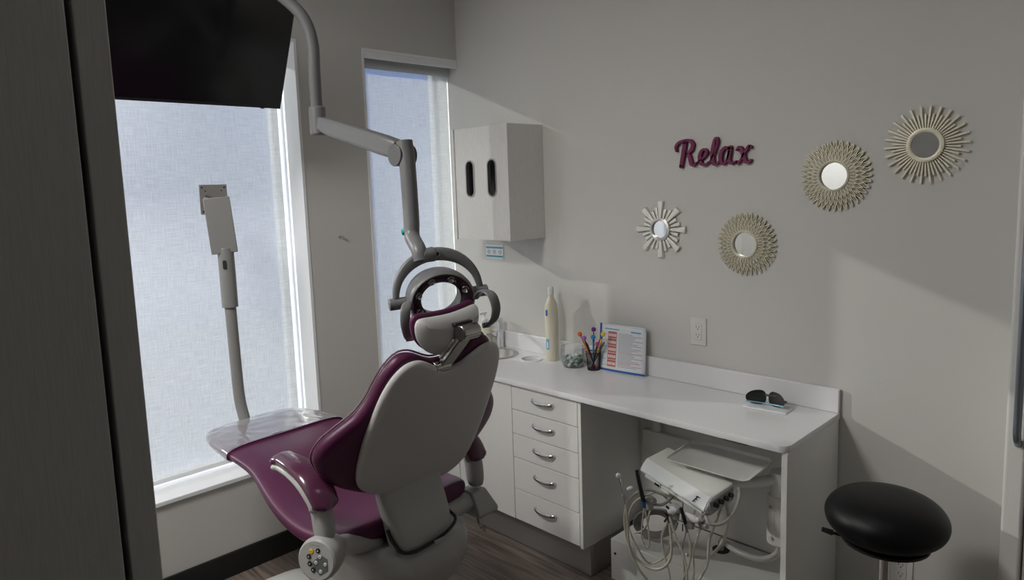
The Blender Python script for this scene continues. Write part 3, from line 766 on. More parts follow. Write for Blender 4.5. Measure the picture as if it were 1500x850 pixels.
for s in (-1, 1):
    b = B(); o1 = []
    for q in range(28):
        t = 2*pi*q/28; r_ = 1.0
        cc, ss = cos(t), sin(t); uu = s*.53+.47*abs(cc)**.8*(1 if cc > 0 else -1); vv_ = .027+.028*abs(ss)**.8*(1 if ss > 0 else -1)*(1-.22*s*cc); o1.append((uu, vv_))
    rr = [[gpt(u, v, 0) for u, v in o1], [gpt(u, v, .003) for u, v in o1]]
    cen = (s*.52, .026)
    inn = [[gpt(cen[0]+(u-cen[0])*k_, cen[1]+(v-cen[1])*k_, .003+.003*(1-k_)) for u, v in o1] for k_ in (.85, .5, .1)]
    bak = [[gpt(cen[0]+(u-cen[0])*k_, cen[1]+(v-cen[1])*k_, .002*(1-k_)) for u, v in o1] for k_ in (.1, .6)]
    loft(b, bak+rr+inn); fin('dark_lens', b, BLACKP, sg)
b = B(); tube(b, [gpt(u, .004+.008*abs(u)**2, .003) for u in (-.98, -.7, -.35, 0, .35, .7, .98)], .003, n=8, k=4); fin('blue_lower_rim', b, mat('pale_blue_plastic', (.25, .50, .62), .3), sg)
b = B(); tube(b, [gpt(u, .043-.006*(1-abs(u)), .001) for u in (-.5, -.2, 0, .2, .5)], .0045, n=8, k=4); fin('bridge', b, BLACKP, sg)
b = B()
for s in (-1, 1):
    tube(b, [gpt(s*.97, .032, 0), gpt(s*1.0, .026, -.02), X @ Vector((s*.058, .035, .010)), X @ Vector((s*.02, .042, .006))], .0032, n=8, k=5)
fin('temple_arm', b, BLACKP, sg)

# ------------------------------------------------------------------ delivery unit under the counter
du = empty('delivery_unit', (1.75, -.35, .50), 0, 'grey dental instrument delivery unit on an arm under the counter', 'delivery unit')
BA = atan2(-.148, .366)
BM = basis(Vector((1.540, -.462, .642)), Vector((cos(BA), sin(BA), 0)), Vector((0, .95, 0)), Vector((0, 0, 1)))     # local x along the front edge, y into the room's wall, z up
BL = .395
# body: profile in y-z lofted along x, rounded nose
prof = [(.010, -.012), (-.012, -.028), (-.014, -.034), (.006, -.050), (.19, -.050), (.20, -.04), (.20, -.004), (.19, 0), (.030, 0)]
b = B(); rings = []
for xx, s in ((.0, .86), (.008, 1), (BL-.006, 1), (BL, .92)):
    rings.append([BM @ Vector((xx, .09+(y_-.09)*s, -.025+(z_+.025)*s)) for y_, z_ in prof])
loft(b, rings); fin('unit_body', b, UNITM, du, bevel=.003, smooth=True)
b = B(); loft(b, [[BM @ Vector((xx, y_, z_)) for y_, z_ in ((.032, -.002), (.010, -.014), (-.012, -.030), (-.012, -.036), (-.0165, -.036), (-.0165, -.028), (.008, -.0095), (.032, .0016))] for xx in (.006, BL-.006)])
fin('front_trim', b, mat('pale_front_trim', (.80, .82, .83), .3), du, bevel=.001)
# end cap with knobs
b = B(); box(b, BL-.001, BL+.006, .01, .185, -.056, -.006, BM); fin('end_cap', b, mat('mid_grey_plastic', (.30, .30, .29), .4), du, bevel=.005)
for k in range(4):
    b = B(); p0 = BM @ Vector((BL+.006, .045+.036*k, -.026)); p1 = BM @ Vector((BL+.020, .045+.036*k, -.024)); cyl(b, p0, p1, .009, .008, n=14)
    kn = fin('control_knob', b, BLACKP, du)
b = B(); tube(b, [BM @ Vector(q) for q in ((BL-.01, .0, -.055), (BL+.01, .005, -.078), (BL+.035, .06, -.085), (BL+.040, .13, -.070), (BL+.03, .19, -.035), (BL+.02, .20, -.01))], .006, n=10); fin('unit_handle', b, HOSEG, du)
# little script letter and slot on the front
b = B(); fx_ = Vector((cos(BA), sin(BA), 0)); fy_ = (BM.to_3x3() @ Vector((0, .0245, .0185))).normalized(); fy_ = (fy_-fx_*fy_.dot(fx_)).normalized(); FX = basis(BM @ Vector((BL-.070, -.0160, -.0235)), fx_, fy_, fx_.cross(fy_))
FS = Matrix.Scale(.024, 4)
stroke(b, [(.2, 0, .06), (.3, .4, .06), (.42, .95, .06)], FX @ FS, .09); stroke(b, [(.15, .85, .04), (.42, .95, .05), (.85, .98, .04)], FX @ FS, .09); stroke(b, [(.3, .5, .04), (.65, .52, .05)], FX @ FS, .09)
prism(b, [(.62+.06*cos(q*pi/4), .15+.06*sin(q*pi/4)) for q in range(8)], .09, FX @ FS)
fin('front_letter', b, BLACKP, du, smooth=False)
b = B(); box(b, .085, .125, -.004, .02, -.064, -.048, BM); sl_ = fin('toggle_housing', b, UNITM, du, bevel=.002)
b = B(); box(b, .09, .12, -.006, -.003, -.061, -.053, BM); fin('toggle_slot', b, BLACKP, du, smooth=False)
b = B(); box(b, .02, BL-.03, .0, .15, -.062, -.05, BM); fin('under_tray', b, UNITM, du, bevel=.003)
b = B(); loft(b, [[BM @ Vector((.135+q*.001, y_, z_)) for y_, z_ in ((-.012, -.056), (-.010, -.068), (.03, -.075), (.05, -.055))] for q in (0, 25, 50)]); fin('holder_bracket', b, UNITM, du, bevel=.004)
# tray on top, parallel to the wall
TZ = .668
def traypt(u, v, h=0): return Vector((1.640+.322*u, -.452+.212*v, TZ+h))
b = B()
o_ = [(0, .04), (.03, 0), (.93, 0), (.97, .02), (1.0, .10), (1.0, .96), (.94, 1.06), (.16, 1.06), (-.02, .92)]
loft(b, [[traypt(u, v, 0) for u, v in o_], [traypt(.5+(u-.5)*1.03, .5+(v-.5)*1.03, .016 if v > .3 else .005) for u, v in o_], [traypt(.5+(u-.5)*1.0, .5+(v-.5)*1.0, .016 if v > .3 else .005) for u, v in o_], [traypt(.5+(u-.5)*.97, .5+(v-.5)*.97, .003) for u, v in o_]])
tr = fin('instrument_tray', b, mat('pale_grey_tray', (.72, .72, .69), .4), du, bevel=.002, smooth=True)
b = B(); cyl(b, (1.80, -.36, .63), (1.80, -.36, TZ-.001), .03, n=20); fin('tray_post', b, UNITM, du)
# support arm: bar to a vertical post, post in a bracket on the end panel
b = B(); cyl(b, (1.985, -.23, .40), (1.985, -.23, .645), .033, n=28); fin('arm_post', b, UNITM, du)
b = B(); cyl(b, (1.985, -.23, .37), (1.985, -.23, .555), .043, n=28); box(b, 1.985, 2.087, -.275, -.185, .375, .55); br_ = fin('mounting_bracket', b, UNITM, du, bevel=.004)
b = B()
for z_ in (.40, .52): cyl(b, (1.975, -.268, z_), (1.972, -.278, z_), .007, n=12)
fin('bracket_screw', b, CHROME, br_)
b = B(); tube(b, [(1.985, -.23, .62), (1.93, -.26, .60), (1.85, -.33, .595), (1.80, -.38, .595)], .02, n=14, flat=(.018, .028), upv=(0, 0, 1)); fin('support_arm', b, UNITM, du)
# thick umbilical hose down into the hole
b = B(); tube(b, [(1.985, -.23, .385), (1.985, -.235, .33), (1.93, -.25, .29), (1.83, -.235, .275), (1.75, -.19, .265), (1.705, -.14, .24), (1.69, -.12, .187)], .0125, n=14)
fin('umbilical_hose', b, HOSEG, du)

# instrument holders and hoses: points read off at the plane where each hangs
def H(px, py, y): return at(px, py, 1, y)
# holder bars under the unit
b = B(); tube(b, [H(991, 722, -.50), H(972, 739, -.56), H(955, 738, -.57), H(946, 733, -.57)], .0055, n=10, k=5); fin('holder_arm', b, GREYP, du)
b = B(); tube(b, [H(1038, 738, -.565), H(1036, 752, -.57), H(1029, 767, -.57), H(1026, 775, -.57)], .006, n=10, k=4); fin('holder_arm', b, GREYP, du)
b = B(); cyl(b, H(1026, 768, -.57), H(1036, 772, -.59), .009, .008, n=16); fin('holder_knob', b, GREYP, du)
for px, py, dy in ((952, 733, -.575), (990, 746, -.585), (1012, 760, -.58)):
    b = B(); q = H(px, py, dy); s = Vector((.024, -.009, 0))
    tube(b, [q-s*1.1+Vector((0, 0, -.006)), q, q+s*1.1+Vector((0, 0, .008))], .016, n=12, k=4, rfun=lambda t: .55+.6*sin(pi*min(1, .15+t*.8))); fin('instrument_holder', b, GREYP, du)
    b = B(); cyl(b, q+Vector((0, 0, -.035)), q+Vector((0, 0, -.002)), .0125, .0145, n=14); fin('holder_socket', b, HOSEG, du)


def hose(pts, lab, r=.0042, m=HOSE, extra=()):
    o = empty('instrument_hose', pts[0], 0, lab, 'hose')
    b = B(); tube(b, pts, r, n=10, k=8); fin('hose_tube', b, m, o)
    for nm, bb, mm in extra: fin(nm, bb, mm, o)
    return o


# saliva ejector with white tip (leftmost)
e1 = B(); q0, q1 = H(906, 697, -.60), H(915, 728, -.60); tube(e1, [q0, q1], .0045, n=10, k=3)
e2 = B(); bmesh.ops.create_icosphere(e2, subdivisions=2, radius=.0105, matrix=Matrix.Translation(q0)); 
e3 = B(); s = H(923, 716, -.60); tube(e3, [s+Vector((-.012, 0, -.006)), s, s+Vector((.014, 0, .006))], .008, n=10, k=4, rfun=lambda t: .6+.5*sin(pi*t))
e4 = B(); tube(e4, [q1, H(917, 738, -.60)], .007, n=12, k=2); cyl(e4, H(912, 727, -.605), H(913, 722, -.60), .003, n=8)
hose([H(917, 737, -.60), H(919, 760, -.60), H(922, 800, -.60), H(935, 832, -.60), H(957, 860, -.60), H(985, 890, -.58), H(1010, 868, -.55), H(1035, 830, -.5), H(1040, 790, -.48), H(1062, 730, -.45)],
     'ivory hose with silver suction handpiece, leftmost under the delivery unit', .0046, HOSE, (('handpiece', e1, CHROME), ('suction_tip', e2, TRIMW), ('lever', e3, TRIMW), ('hose_coupling', e4, CHROME)))
# big loop
hose([H(1003, 735, -.5), H(975, 726, -.52), H(950, 718, -.55), H(930, 724, -.58), H(917, 745, -.59), H(916, 775, -.59), H(925, 808, -.59), H(945, 829, -.59), H(965, 834, -.59), H(980, 823, -.59), H(984, 800, -.585), H(981, 768, -.58)],
     'thick ivory hose making the widest loop under the delivery unit', .0052)
hose([H(985, 740, -.48), H(965, 722, -.5), H(945, 727, -.52), H(928, 738, -.54), H(920, 765, -.56), H(930, 795, -.58), H(950, 825, -.57), H(975, 815, -.57), H(983, 790, -.56)],
     'slim ivory hose nested inside the widest loop', .0036)
# black scaler handpiece with blue collar
e1 = B(); tube(e1, [H(933, 689, -.60), H(937, 710, -.60), H(943, 735, -.60)], .0085, n=12, k=5, rfun=lambda t: .85+.15*t)
e2 = B(); cyl(e2, H(942, 734, -.60), H(944, 744, -.60), .0085, .006, n=12)
hose([H(944, 743, -.60), H(941, 765, -.60), H(940, 785, -.60), H(945, 800, -.60), H(951, 799, -.60), H(950, 775, -.60), H(945, 748, -.598)],
     'thin ivory hose loop below the black handpiece with the blue collar', .003, HOSE, (('black_handpiece', e1, BLACKP), ('blue_collar', e2, BLUE)))
# middle handpieces
e1 = B(); tube(e1, [H(976, 742, -.615), H(984, 749, -.60)], .004, n=8, k=2); tube(e1, [H(975, 752, -.61), H(978, 757, -.60), H(973, 765, -.61)], .004, n=8, k=4)
e2 = B(); s = H(985, 748, -.60); tube(e2, [s+Vector((-.016, 0, -.01)), s, s+Vector((.02, 0, .006))], .0135, n=12, k=4, rfun=lambda t: .5+.6*sin(pi*t))
hose([H(981, 757, -.60), H(986, 775, -.60), H(991, 790, -.60), H(1000, 810, -.6), H(1006, 838, -.6), H(1004, 870, -.6), H(985, 880, -.6), H(980, 840, -.59), H(972, 808, -.58), H(970, 785, -.57), H(978, 765, -.57)],
     'ivory hose from the white-topped middle instrument under the delivery unit', .0042, HOSE, (('instrument_valve', e1, BLACKP), ('white_head', e2, TRIMW)))
e1 = B(); tube(e1, [H(998, 744, -.60), H(1001, 757, -.60), H(1004, 768, -.60)], .006, n=10, k=4)
e2 = B(); tube(e2, [H(1003, 765, -.60), H(1007, 780, -.60)], .005, n=10, k=3); tube(e2, [H(1000, 768, -.61), H(1000, 778, -.61)], .0025, n=8, k=2)
hose([H(1007, 779, -.60), H(1011, 800, -.60), H(1010, 825, -.60), H(1000, 850, -.6), H(990, 875, -.6), H(1000, 890, -.58), H(1015, 850, -.55), H(1016, 810, -.53), H(1024, 780, -.52), H(1030, 755, -.5)],
     'ivory hose from the dark slim handpiece under the middle of the unit', .0042, HOSE, (('black_handpiece', e1, BLACKP), ('silver_connector', e2, CHROMED)))
e2 = B(); s = H(1013, 758, -.60); tube(e2, [s+Vector((-.022, 0, .008)), s, s+Vector((.02, 0, -.004)), s+Vector((.03, 0, .006))], .012, n=12, k=4, rfun=lambda t: .45+.6*sin(pi*t))
hose([H(1006, 776, -.595), H(1000, 800, -.59), H(1002, 830, -.58), H(1003, 870, -.58)], 'thin grey hose hanging straight down from the right white-topped instrument', .0032, HOSEG, (('white_head', e2, TRIMW),))
# right-hand long hose sweeping under
hose([H(1064, 735, -.40), H(1067, 760, -.40), H(1060, 790, -.40), H(1048, 808, -.41), H(1035, 817, -.43), H(1015, 815, -.46), H(1005, 812, -.48)],
     'long pale hose sweeping below the right end of the delivery unit', .0062, HOSE)
hose([H(1000, 722, -.45), H(1000, 745, -.45), H(998, 765, -.47)], 'thin straight tube hanging under the middle of the delivery unit', .0026, HOSEG)
hose([H(1019, 731, -.45), H(1017, 755, -.45), H(1014, 772, -.45)], 'thin dark straight tube hanging beside the right instrument', .0022, HOSEG)
# coil of grey hose lying behind
def ring_pts(cx, cy, y, a, bb, ph=0, n=10, turns=5.2):
    P = []
    for k in range(int(n*turns)):
        t = 2*pi*k/n+ph; g = 1-.085*k/n
        P.append(H(cx+a*g*cos(t), cy+bb*g*sin(t), y+.03*sin(t)+.006*k/n))
    return P
hose(ring_pts(960, 766, -.30, 33, 22), 'coil of grey hose hanging behind the instrument hoses', .0042, mat('dark_grey_hose', (.24, .235, .22), .4))
hose([H(930, 781, -.5), H(940, 778, -.5), H(948, 768, -.5), H(952, 750, -.5), H(958, 738, -.45)], 'short ivory hose end curling left under the black handpiece', .0036)

# ------------------------------------------------------------------ stool
SX, SY, SZ = 2.415, -.47, .752
st = empty('stool', (SX, SY, 0), 0, 'round black cushioned stool on a chrome post near the right wall cabinet', 'stool')
T = Matrix.Translation((SX, SY, 0))
b = B(); lathe(b, [(.002, SZ+.022), (.06, SZ+.020), (.11, SZ+.012), (.145, SZ-.006), (.164, SZ-.030), (.169, SZ-.052), (.162, SZ-.078), (.140, SZ-.100), (.11, SZ-.112), (.05, SZ-.12), (.002, SZ-.12)], 64, T)
se = fin('seat_cushion', b, BLACKV, st, subdiv=2)
b = B(); lathe(b, [(.12, SZ-.121), (.12, SZ-.128), (.03, SZ-.135), (.03, SZ-.16)], 32, T); fin('seat_plate', b, BLACKP, st)
b = B(); cyl(b, (SX, SY, .30), (SX, SY, SZ-.14), .016, n=24); fin('gas_post', b, CHROME, st)
b = B(); cyl(b, (SX, SY, .10), (SX, SY, .40), .026, n=24); cyl(b, (SX, SY, .395), (SX, SY, .41), .03, n=24); fin('post_sleeve', b, CHROME, st)
b = B(); tube(b, [(SX-.02, SY-.02, SZ-.135), (SX-.09, SY-.05, SZ-.125), (SX-.13, SY-.075, SZ-.115)], .005, n=8, k=4); cyl(b, (SX-.125, SY-.072, SZ-.116), (SX-.152, SY-.086, SZ-.108), .009, .007, n=10); fin('height_lever', b, BLACKP, st)
for k in range(5):
    a = 2*pi*k/5+.3; d = Vector((cos(a), sin(a), 0)); p0 = Vector((SX, SY, .125))
    b = B(); tube(b, [p0+d*.02, p0+d*.12+Vector((0, 0, -.005)), p0+d*.24+Vector((0, 0, -.04))], .014, n=10, k=4, flat=(.012, .018), upv=(0, 0, 1)); lg = fin('leg', b, CHROME, st)
    b = B(); q = p0+d*.24; s = Vector((-d.y, d.x, 0)); cyl(b, Vector((q.x, q.y, .025))-s*.02, Vector((q.x, q.y, .025))-s*.005, .025, n=20); cyl(b, Vector((q.x, q.y, .025))+s*.005, Vector((q.x, q.y, .025))+s*.02, .025, n=20); cyl(b, (q.x, q.y, .03), (q.x, q.y, .09), .007, n=10)
    fin('caster', b, BLACKP, lg)

# ------------------------------------------------------------------ black screen hanging before the big window
TC = Vector((.25, -1.202, 2.073)); tv_up = Vector((.446, 0, .895)).normalized(); TWd, THt = 1.02, .58
tvz = Vector((.895, 0, -.446)).normalized()       # screen normal, towards the patient
tv = empty('wall_screen', TC+Vector((0, -TWd/2, 0)), 0, 'black flat screen tilted down in front of the big window', 'screen')
TM = basis(TC, Vector((0, -1, 0)), tv_up, tvz)    # local x runs to the left in the picture
b = B(); loft(b, [[TM @ Vector((x, y, d)) for x, y in ((0, 0), (TWd, 0), (TWd, THt), (0, THt))] for d in (-.03, .0)]); fin('screen_housing', b, BLACKP, tv, bevel=.003)
b = B(); loft(b, [[TM @ Vector((x, y, d)) for x, y in ((.008, .014), (TWd-.008, .014), (TWd-.008, THt-.008), (.008, THt-.008))] for d in (.0, .0012)]); fin('screen_glass', b, SCREEN, tv, smooth=False)
b = B(); loft(b, [[TM @ Vector((x, y, d)) for x, y in ((.07, -.003), (.085, -.003), (.085, .003), (.07, .003))] for d in (-.015, -.002)]); fin('sensor_bump', b, BLACKP, tv, smooth=False)
b = B(); pb = TM @ Vector((TWd/2, THt*.6, -.03)); cyl(b, pb, pb-tvz*.05, .05, n=20); tube(b, [pb-tvz*.05, (pb.x-.09, pb.y, pb.z+.12), (pb.x-.09, pb.y, ZC)], .022, n=14, k=5); cyl(b, (pb.x-.09, pb.y, ZC-.02), (pb.x-.09, pb.y, ZC), .07, n=24)
fin('ceiling_mount', b, GREYP, tv)

# ------------------------------------------------------------------ DENTAL CHAIR (local: x from toe to head, y across, z up)
CA = radians(3); CO = Vector((-.0015, -1.422, 0))
CM = Matrix.Translation(CO) @ Matrix.Rotation(CA, 4, 'Z')
ch = empty('dental_chair', CM @ Vector((1.12, 0, 0)), CA, 'plum vinyl dental chair with grey shell, seen from behind', 'dental chair')

# base plate, lift column, lower body
b = B(); out = resample([(.20, 0), (.23, -.14), (.34, -.20), (.7, -.21), (1.2, -.21), (1.42, -.17), (1.47, 0), (1.42, .17), (1.2, .21), (.7, .21), (.34, .20), (.23, .14)], 72)
loft(b, [[CM @ Vector((x, y, z)) for x, y in [((px-.84)*s+.84, py*s) for px, py in out]] for z, s in ((0, 1), (.028, 1), (.040, .97), (.042, .9))]); fin('base_plate', b, mat('pale_base_plate', (.66, .66, .64), .35), ch, angle=50)


def srect(cx, cy, hx, hy, z, p=3.2, n=48):
    r = []
    for k in range(n):
        t = 2*pi*k/n; c_, s_ = cos(t), sin(t)
        r.append(CM @ Vector((cx+hx*abs(c_)**(2/p)*(1 if c_ >= 0 else -1), cy+hy*abs(s_)**(2/p)*(1 if s_ >= 0 else -1), z)))
    return r


b = B(); loft(b, [srect(1.10, 0, .19, .15, .03), srect(1.10, 0, .17, .13, .12), srect(1.11, 0, .165, .125, .28), srect(1.12, .0, .175, .135, .38), srect(1.12, 0, .19, .15, .40)]); fin('lift_column', b, GREYP, ch, angle=60)
b = B(); loft(b, [srect(1.13, .005, .15, .13, .375), srect(1.13, .005, .19, .165, .40), srect(1.135, .01, .225, .195, .45), srect(1.14, .01, .235, .22, .52), srect(1.13, .01, .235, .225, .565), srect(1.11, .0, .23, .21, .595), srect(1.08, 0, .21, .17, .605)])
fin('lower_body', b, GREYP, ch, subdiv=1)
# fixed gasket line round the body
b = B(); g = []
GP = [(1.290, -.122, .665), (1.307, -.122, .638), (1.335, -.112, .606), (1.352, -.09, .596), (1.358, -.05, .594), (1.362, .02, .602), (1.362, .075, .616), (1.345, .115, .630), (1.30, .125, .640)]
tube(b, [CM @ Vector(q) for q in GP], .0055, n=8, k=6); fin('gasket_line', b, BLACKP, ch)
b = B(); q = CM @ Vector((1.368, .02, .598)); box(b, -.004, .004, -.02, .02, -.006, .006, Matrix.Translation(q) @ Matrix.Rotation(CA, 4, 'Z')); fin('maker_plate', b, STEEL, ch, bevel=.001)

# back neck (the curved plate between body and backrest shell)
b = B(); rings = []
for z, cx, hw, th in ((.585, 1.300, .105, .045), (.60, 1.302, .112, .052), (.66, 1.290, .116, .050), (.72, 1.266, .122, .040), (.78, 1.245, .128, .026), (.84, 1.252, .128, .015)):
    r_ = []
    for k in range(40):
        t = 2*pi*k/40; c_, s_ = cos(t), sin(t); p_ = 4
        r_.append(CM @ Vector((cx+th*abs(c_)**(2/p_)*(1 if c_ > 0 else -1)-.0*s_, .0+hw*abs(s_)**(2/p_)*(1 if s_ > 0 else -1), z)))
    rings.append(r_)
loft(b, rings); fin('back_neck', b, GREYP, ch, subdiv=1)

# empty monitor post rising from the chair's frame behind its foot end
PX, PY = .125, -1.425
b = B(); tube(b, [(PX-.016, PY, 1.44), (PX-.014, PY, 1.2), (PX-.006, PY, .95), (PX+.003, PY, .84), (PX+.020, PY+.004, .77), (PX+.05, PY+.008, .70), (PX+.12, PY+.012, .655), (PX+.30, PY+.02, .625), (PX+.70, PY+.05, .585), (PX+.92, PY+.06, .55)], .0235, n=20, k=6); mp_ = fin('monitor_post', b, POSTM, ch)
mp_['label'] = 'slim grey post with an empty monitor bracket'
b = B(); cyl(b, (PX-.016, PY, 1.245), (PX-.016, PY, 1.50), .033, n=28); fin('upper_sleeve', b, POSTM, mp_, bevel=.002)
b = B(); X = Matrix.Translation((PX-.012, PY, 1.43)) @ axis_m((0, 0, 0), Vector((.76, -.65, 0)).normalized())
X = basis(Vector((PX-.016, PY, 1.43)), Vector((.68, .73, 0)).normalized(), Vector((0, 0, 1)), Vector((.73, -.68, 0)).normalized())
b = B(); prism(b, oval(0, 0, .0075, .02), .002, X @ Matrix.Translation((.004, 0, .0325))); fin('sleeve_slot', b, BLACKP, mp_)
bx = Matrix.Translation((PX-.012, PY, 1.50)) @ Matrix.Rotation(radians(8), 4, 'Z') @ Matrix.Rotation(radians(7), 4, 'Y')
b = B(); box(b, -.025, .03, -.052, .052, .0, .235, Matrix.Translation((PX-.020, PY-.002, 1.478)) @ Matrix.Rotation(radians(-22), 4, 'Z') @ Matrix.Rotation(radians(4), 4, 'X')); fin('bracket_cover', b, POSTM, mp_, bevel=.003)
b = B(); VM = Matrix.Translation((PX-.062, PY-.012, 1.705)) @ Matrix.Rotation(radians(8), 4, 'Z')
box(b, -.004, 0, -.062, .062, -.062, .062, VM); vp = fin('vesa_plate', b, STEEL, mp_, bevel=.001)
b = B()
for sy in (-1, 1):
    for sz in (-1, 1):
        q = VM @ Vector((0, sy*.05, sz*.05)); cyl(b, q, q+Vector((.001, 0, 0)), .004, n=10)
        q = VM @ Vector((0, sy*.036, sz*.036)); cyl(b, q, q+Vector((.001, 0, 0)), .003, n=10)
fin('screw_hole', b, BLACKP, mp_, smooth=False)
b = B(); cyl(b, (PX-.062, PY-.045, 1.71), (PX-.02, PY-.02, 1.69), .014, n=16); fin('tilt_joint', b, CHROMED, mp_)

# seat and leg rest: stations (x, top z, half width, thickness, centre dip)
ST = [(.190, .750, .14, .018, 0), (.198, .764, .182, .034, 0), (.245, .774, .215, .045, 0), (.36, .778, .242, .05, .002), (.50, .778, .252, .055, .004), (.62, .772, .250, .06, .006),
      (.70, .764, .255, .07, .008), (.78, .746, .272, .085, .012), (.88, .722, .290, .095, .022), (1.0, .700, .300, .10, .035), (1.10, .696, .298, .10, .04), (1.18, .702, .288, .10, .03), (1.24, .708, .27, .095, .02), (1.262, .70, .24, .06, .01)]


def station(s, N=36, grow=0.0):
    x, zt, hw, th, dip = s; r_ = []; hw += grow; th2 = th/2+grow
    for k in range(N):
        t = 2*pi*k/N; c_, s_ = cos(t), sin(t)
        yy = hw*abs(c_)**(2/4.5)*(1 if c_ >= 0 else -1); zz = th2*abs(s_)**(2/2.6)*(1 if s_ >= 0 else -1)
        d_ = -dip*(1-(yy/hw)**2)**1.2 if s_ > 0 else 0
        r_.append(CM @ Vector((x, yy, zt-th/2+zz+d_)))
    return r_


b = B(); loft(b, [station(s) for s in ST]); fin('seat_cushion', b, PURPLE, ch, subdiv=2)
# clear sleeve over the toe end
pc = B(); SS = [(.180, .750, .14, .018, 0), (.187, .764, .184, .038, 0)]+[s for s in ST[2:5]]
rings = [station((s[0], s[1]+.003, s[2], s[3]+.006, s[4]), grow=.003) for s in SS]
loft(pc, rings, cap=False)
pcs = fin('plastic_sleeve', pc, FILM); tag(pcs, 'clear plastic sleeve stretched over the foot end of the dental chair', 'plastic sleeve')
tx = bpy.data.textures.new('wrinkles', 'CLOUDS'); tx.noise_scale = .035
sb = pcs.modifiers.new('s', 'SUBSURF'); sb.levels = 3; sb.render_levels = 3
dm = pcs.modifiers.new('w', 'DISPLACE'); dm.texture = tx; dm.strength = .007; dm.mid_level = .1
# hem of the sleeve
b = B(); R_ = station((.503, .781, .252, .061, .004), grow=.004); tube(b, R_[-8:]+R_[:27], .0016, n=6, k=2); fin('sleeve_hem', b, mat('film_hem', (.55, .52, .6), .2), pcs)

# backrest
BS = Vector((.25, 0, .50)).normalized(); BN = Vector((BS.z, 0, -BS.x)); BO = Vector((1.255, 0, .745))


def back(yy, v, d, bow=.06, wing=0.0):
    """y across, v up the slope, d towards the rear; slight bow along the height and wings curving forward"""
    f_ = -wing*max(0, abs(yy)-.20)**1.6
    return CM @ (BO+Vector((0, yy, 0))+BS*v+BN*(d-bow*yy*yy+f_))


def sym(half): return half+[(-x, y) for x, y in half[::-1] if abs(x) > 1e-6]


shell = sym([(0, .002), (.08, .004), (.165, .018), (.225, .060), (.250, .13), (.256, .25), (.248, .36), (.236, .44), (.214, .500), (.180, .536), (.130, .540), (.075, .512), (.035, .492), (0, .488)])
b = B(); pillow(b, shell, [(.012, -.020), (.0, -.014), (0, -.004), (.004, .004), (.012, .008), (.03, .011)], lambda x, y, h: back(x+.012, y-.16*x*(1-y/.57), h-.003, bow=.10), n=120); fin('backrest_shell', b, SHELL, ch, subdiv=1)
cush = sym([(0, -.055), (.06, -.045), (.13, -.01), (.21, .028), (.29, .075), (.342, .13), (.368, .19), (.355, .25), (.314, .30), (.268, .345), (.240, .40), (.228, .45), (.210, .505), (.175, .547), (.13, .548), (.075, .522), (.035, .505), (0, .502)])
b = B(); pillow(b, cush, [(.03, -.072), (.012, -.066), (.002, -.054), (.0, -.042), (.003, -.030), (.012, -.022), (.03, -.018)], lambda x, y, h: back(x, y-.14*x*(1-y/.57), h, bow=.04, wing=.25), n=144, inner=(.85, .6, .3)); fin('backrest_cushion', b, PURPLE, ch, subdiv=1)
# piping along the cushion edge
b = B(); O_ = resample(cush, 110); tube(b, [back(x*.992, y*.996-.14*x*(1-y/.57), -.062, bow=.04, wing=.25) for x, y in O_+O_[:1]], .003, n=6, k=1); fin('cushion_piping', b, mat('plum_piping', (.22, .10, .16), .3), ch)

# headrest and its chrome double joint
HO = Vector((1.462, .016, 1.314)); HT = radians(3)
hs = Vector((.10, 0, .99)).normalized(); hn = Vector((hs.z, 0, -hs.x))
def head(yy, v, d): 
    v = v*.90-.004
    y2 = yy*cos(HT)-v*sin(HT); v2 = yy*sin(HT)+v*cos(HT)
    return CM @ (HO+Vector((0, y2, 0))+hs*v2+hn*(d-.5*yy*yy))
ho = sym([(0, -.092), (.05, -.087), (.092, -.062), (.118, -.022), (.126, .018), (.120, .042), (.106, .050), (.06, .047), (0, .044)])
b = B(); pillow(b, ho, [(.012, -.004), (.0, .0), (0, .008), (.006, .018), (.020, .030), (.038, .038)], lambda x, y, h: head(x, y, h), n=96, inner=(.75, .5, .22)); fin('headrest_shell', b, SHELL, ch, subdiv=1)
hc = [(x*1.01, (y+.02)*1.04-.012) for x, y in ho]
b = B(); pillow(b, hc, [(.022, -.030), (.008, -.027), (0, -.02), (0, -.010), (.004, -.002)], lambda x, y, h: head(x, y, h), n=96, inner=(.75, .5, .22)); fin('headrest_cushion', b, PURPLE, ch, subdiv=1)
jt = CM @ Vector((1.527, .034, 1.296)); jb_ = CM @ Vector((1.462, -.012, 1.192))
b = B(); cr_ = (CM.to_3x3() @ Vector((0, 1, 0)))
cyl(b, jt-cr_*.034, jt+cr_*.034, .024, n=28); fin('upper_joint', b, CHROMED, ch, bevel=.003)
b = B(); dv = (jb_-jt).normalized(); nv = dv.cross(cr_).normalized()
loft(b, [[p+cr_*a*wd_+nv*c_*.010 for a, c_ in ((-1, -1), (1, -1), (1, 1), (-1, 1))] for p, wd_ in ((jt+dv*.012, .025), (jt+dv*.05, .027), (jb_-dv*.005, .025))]); fin('joint_link', b, CHROMED, ch, bevel=.004)
b = B(); loft(b, [[p+cr_*(a*.012-.020)+nv*(c_*.006-.009) for a, c_ in ((-1, -1), (1, -1), (1, 1), (-1, 1))] for p in (jt+dv*.03, jb_-dv*.03)]); fin('release_lever', b, mat('dull_alloy', (.45, .45, .44), .35, metal=.7), ch, bevel=.004)
b = B(); cyl(b, jb_-cr_*.034, jb_+cr_*.022, .017, n=24); cyl(b, jb_-cr_*.040, jb_-cr_*.034, .019, n=24); fin('lower_joint', b, CHROMED, ch, bevel=.002)
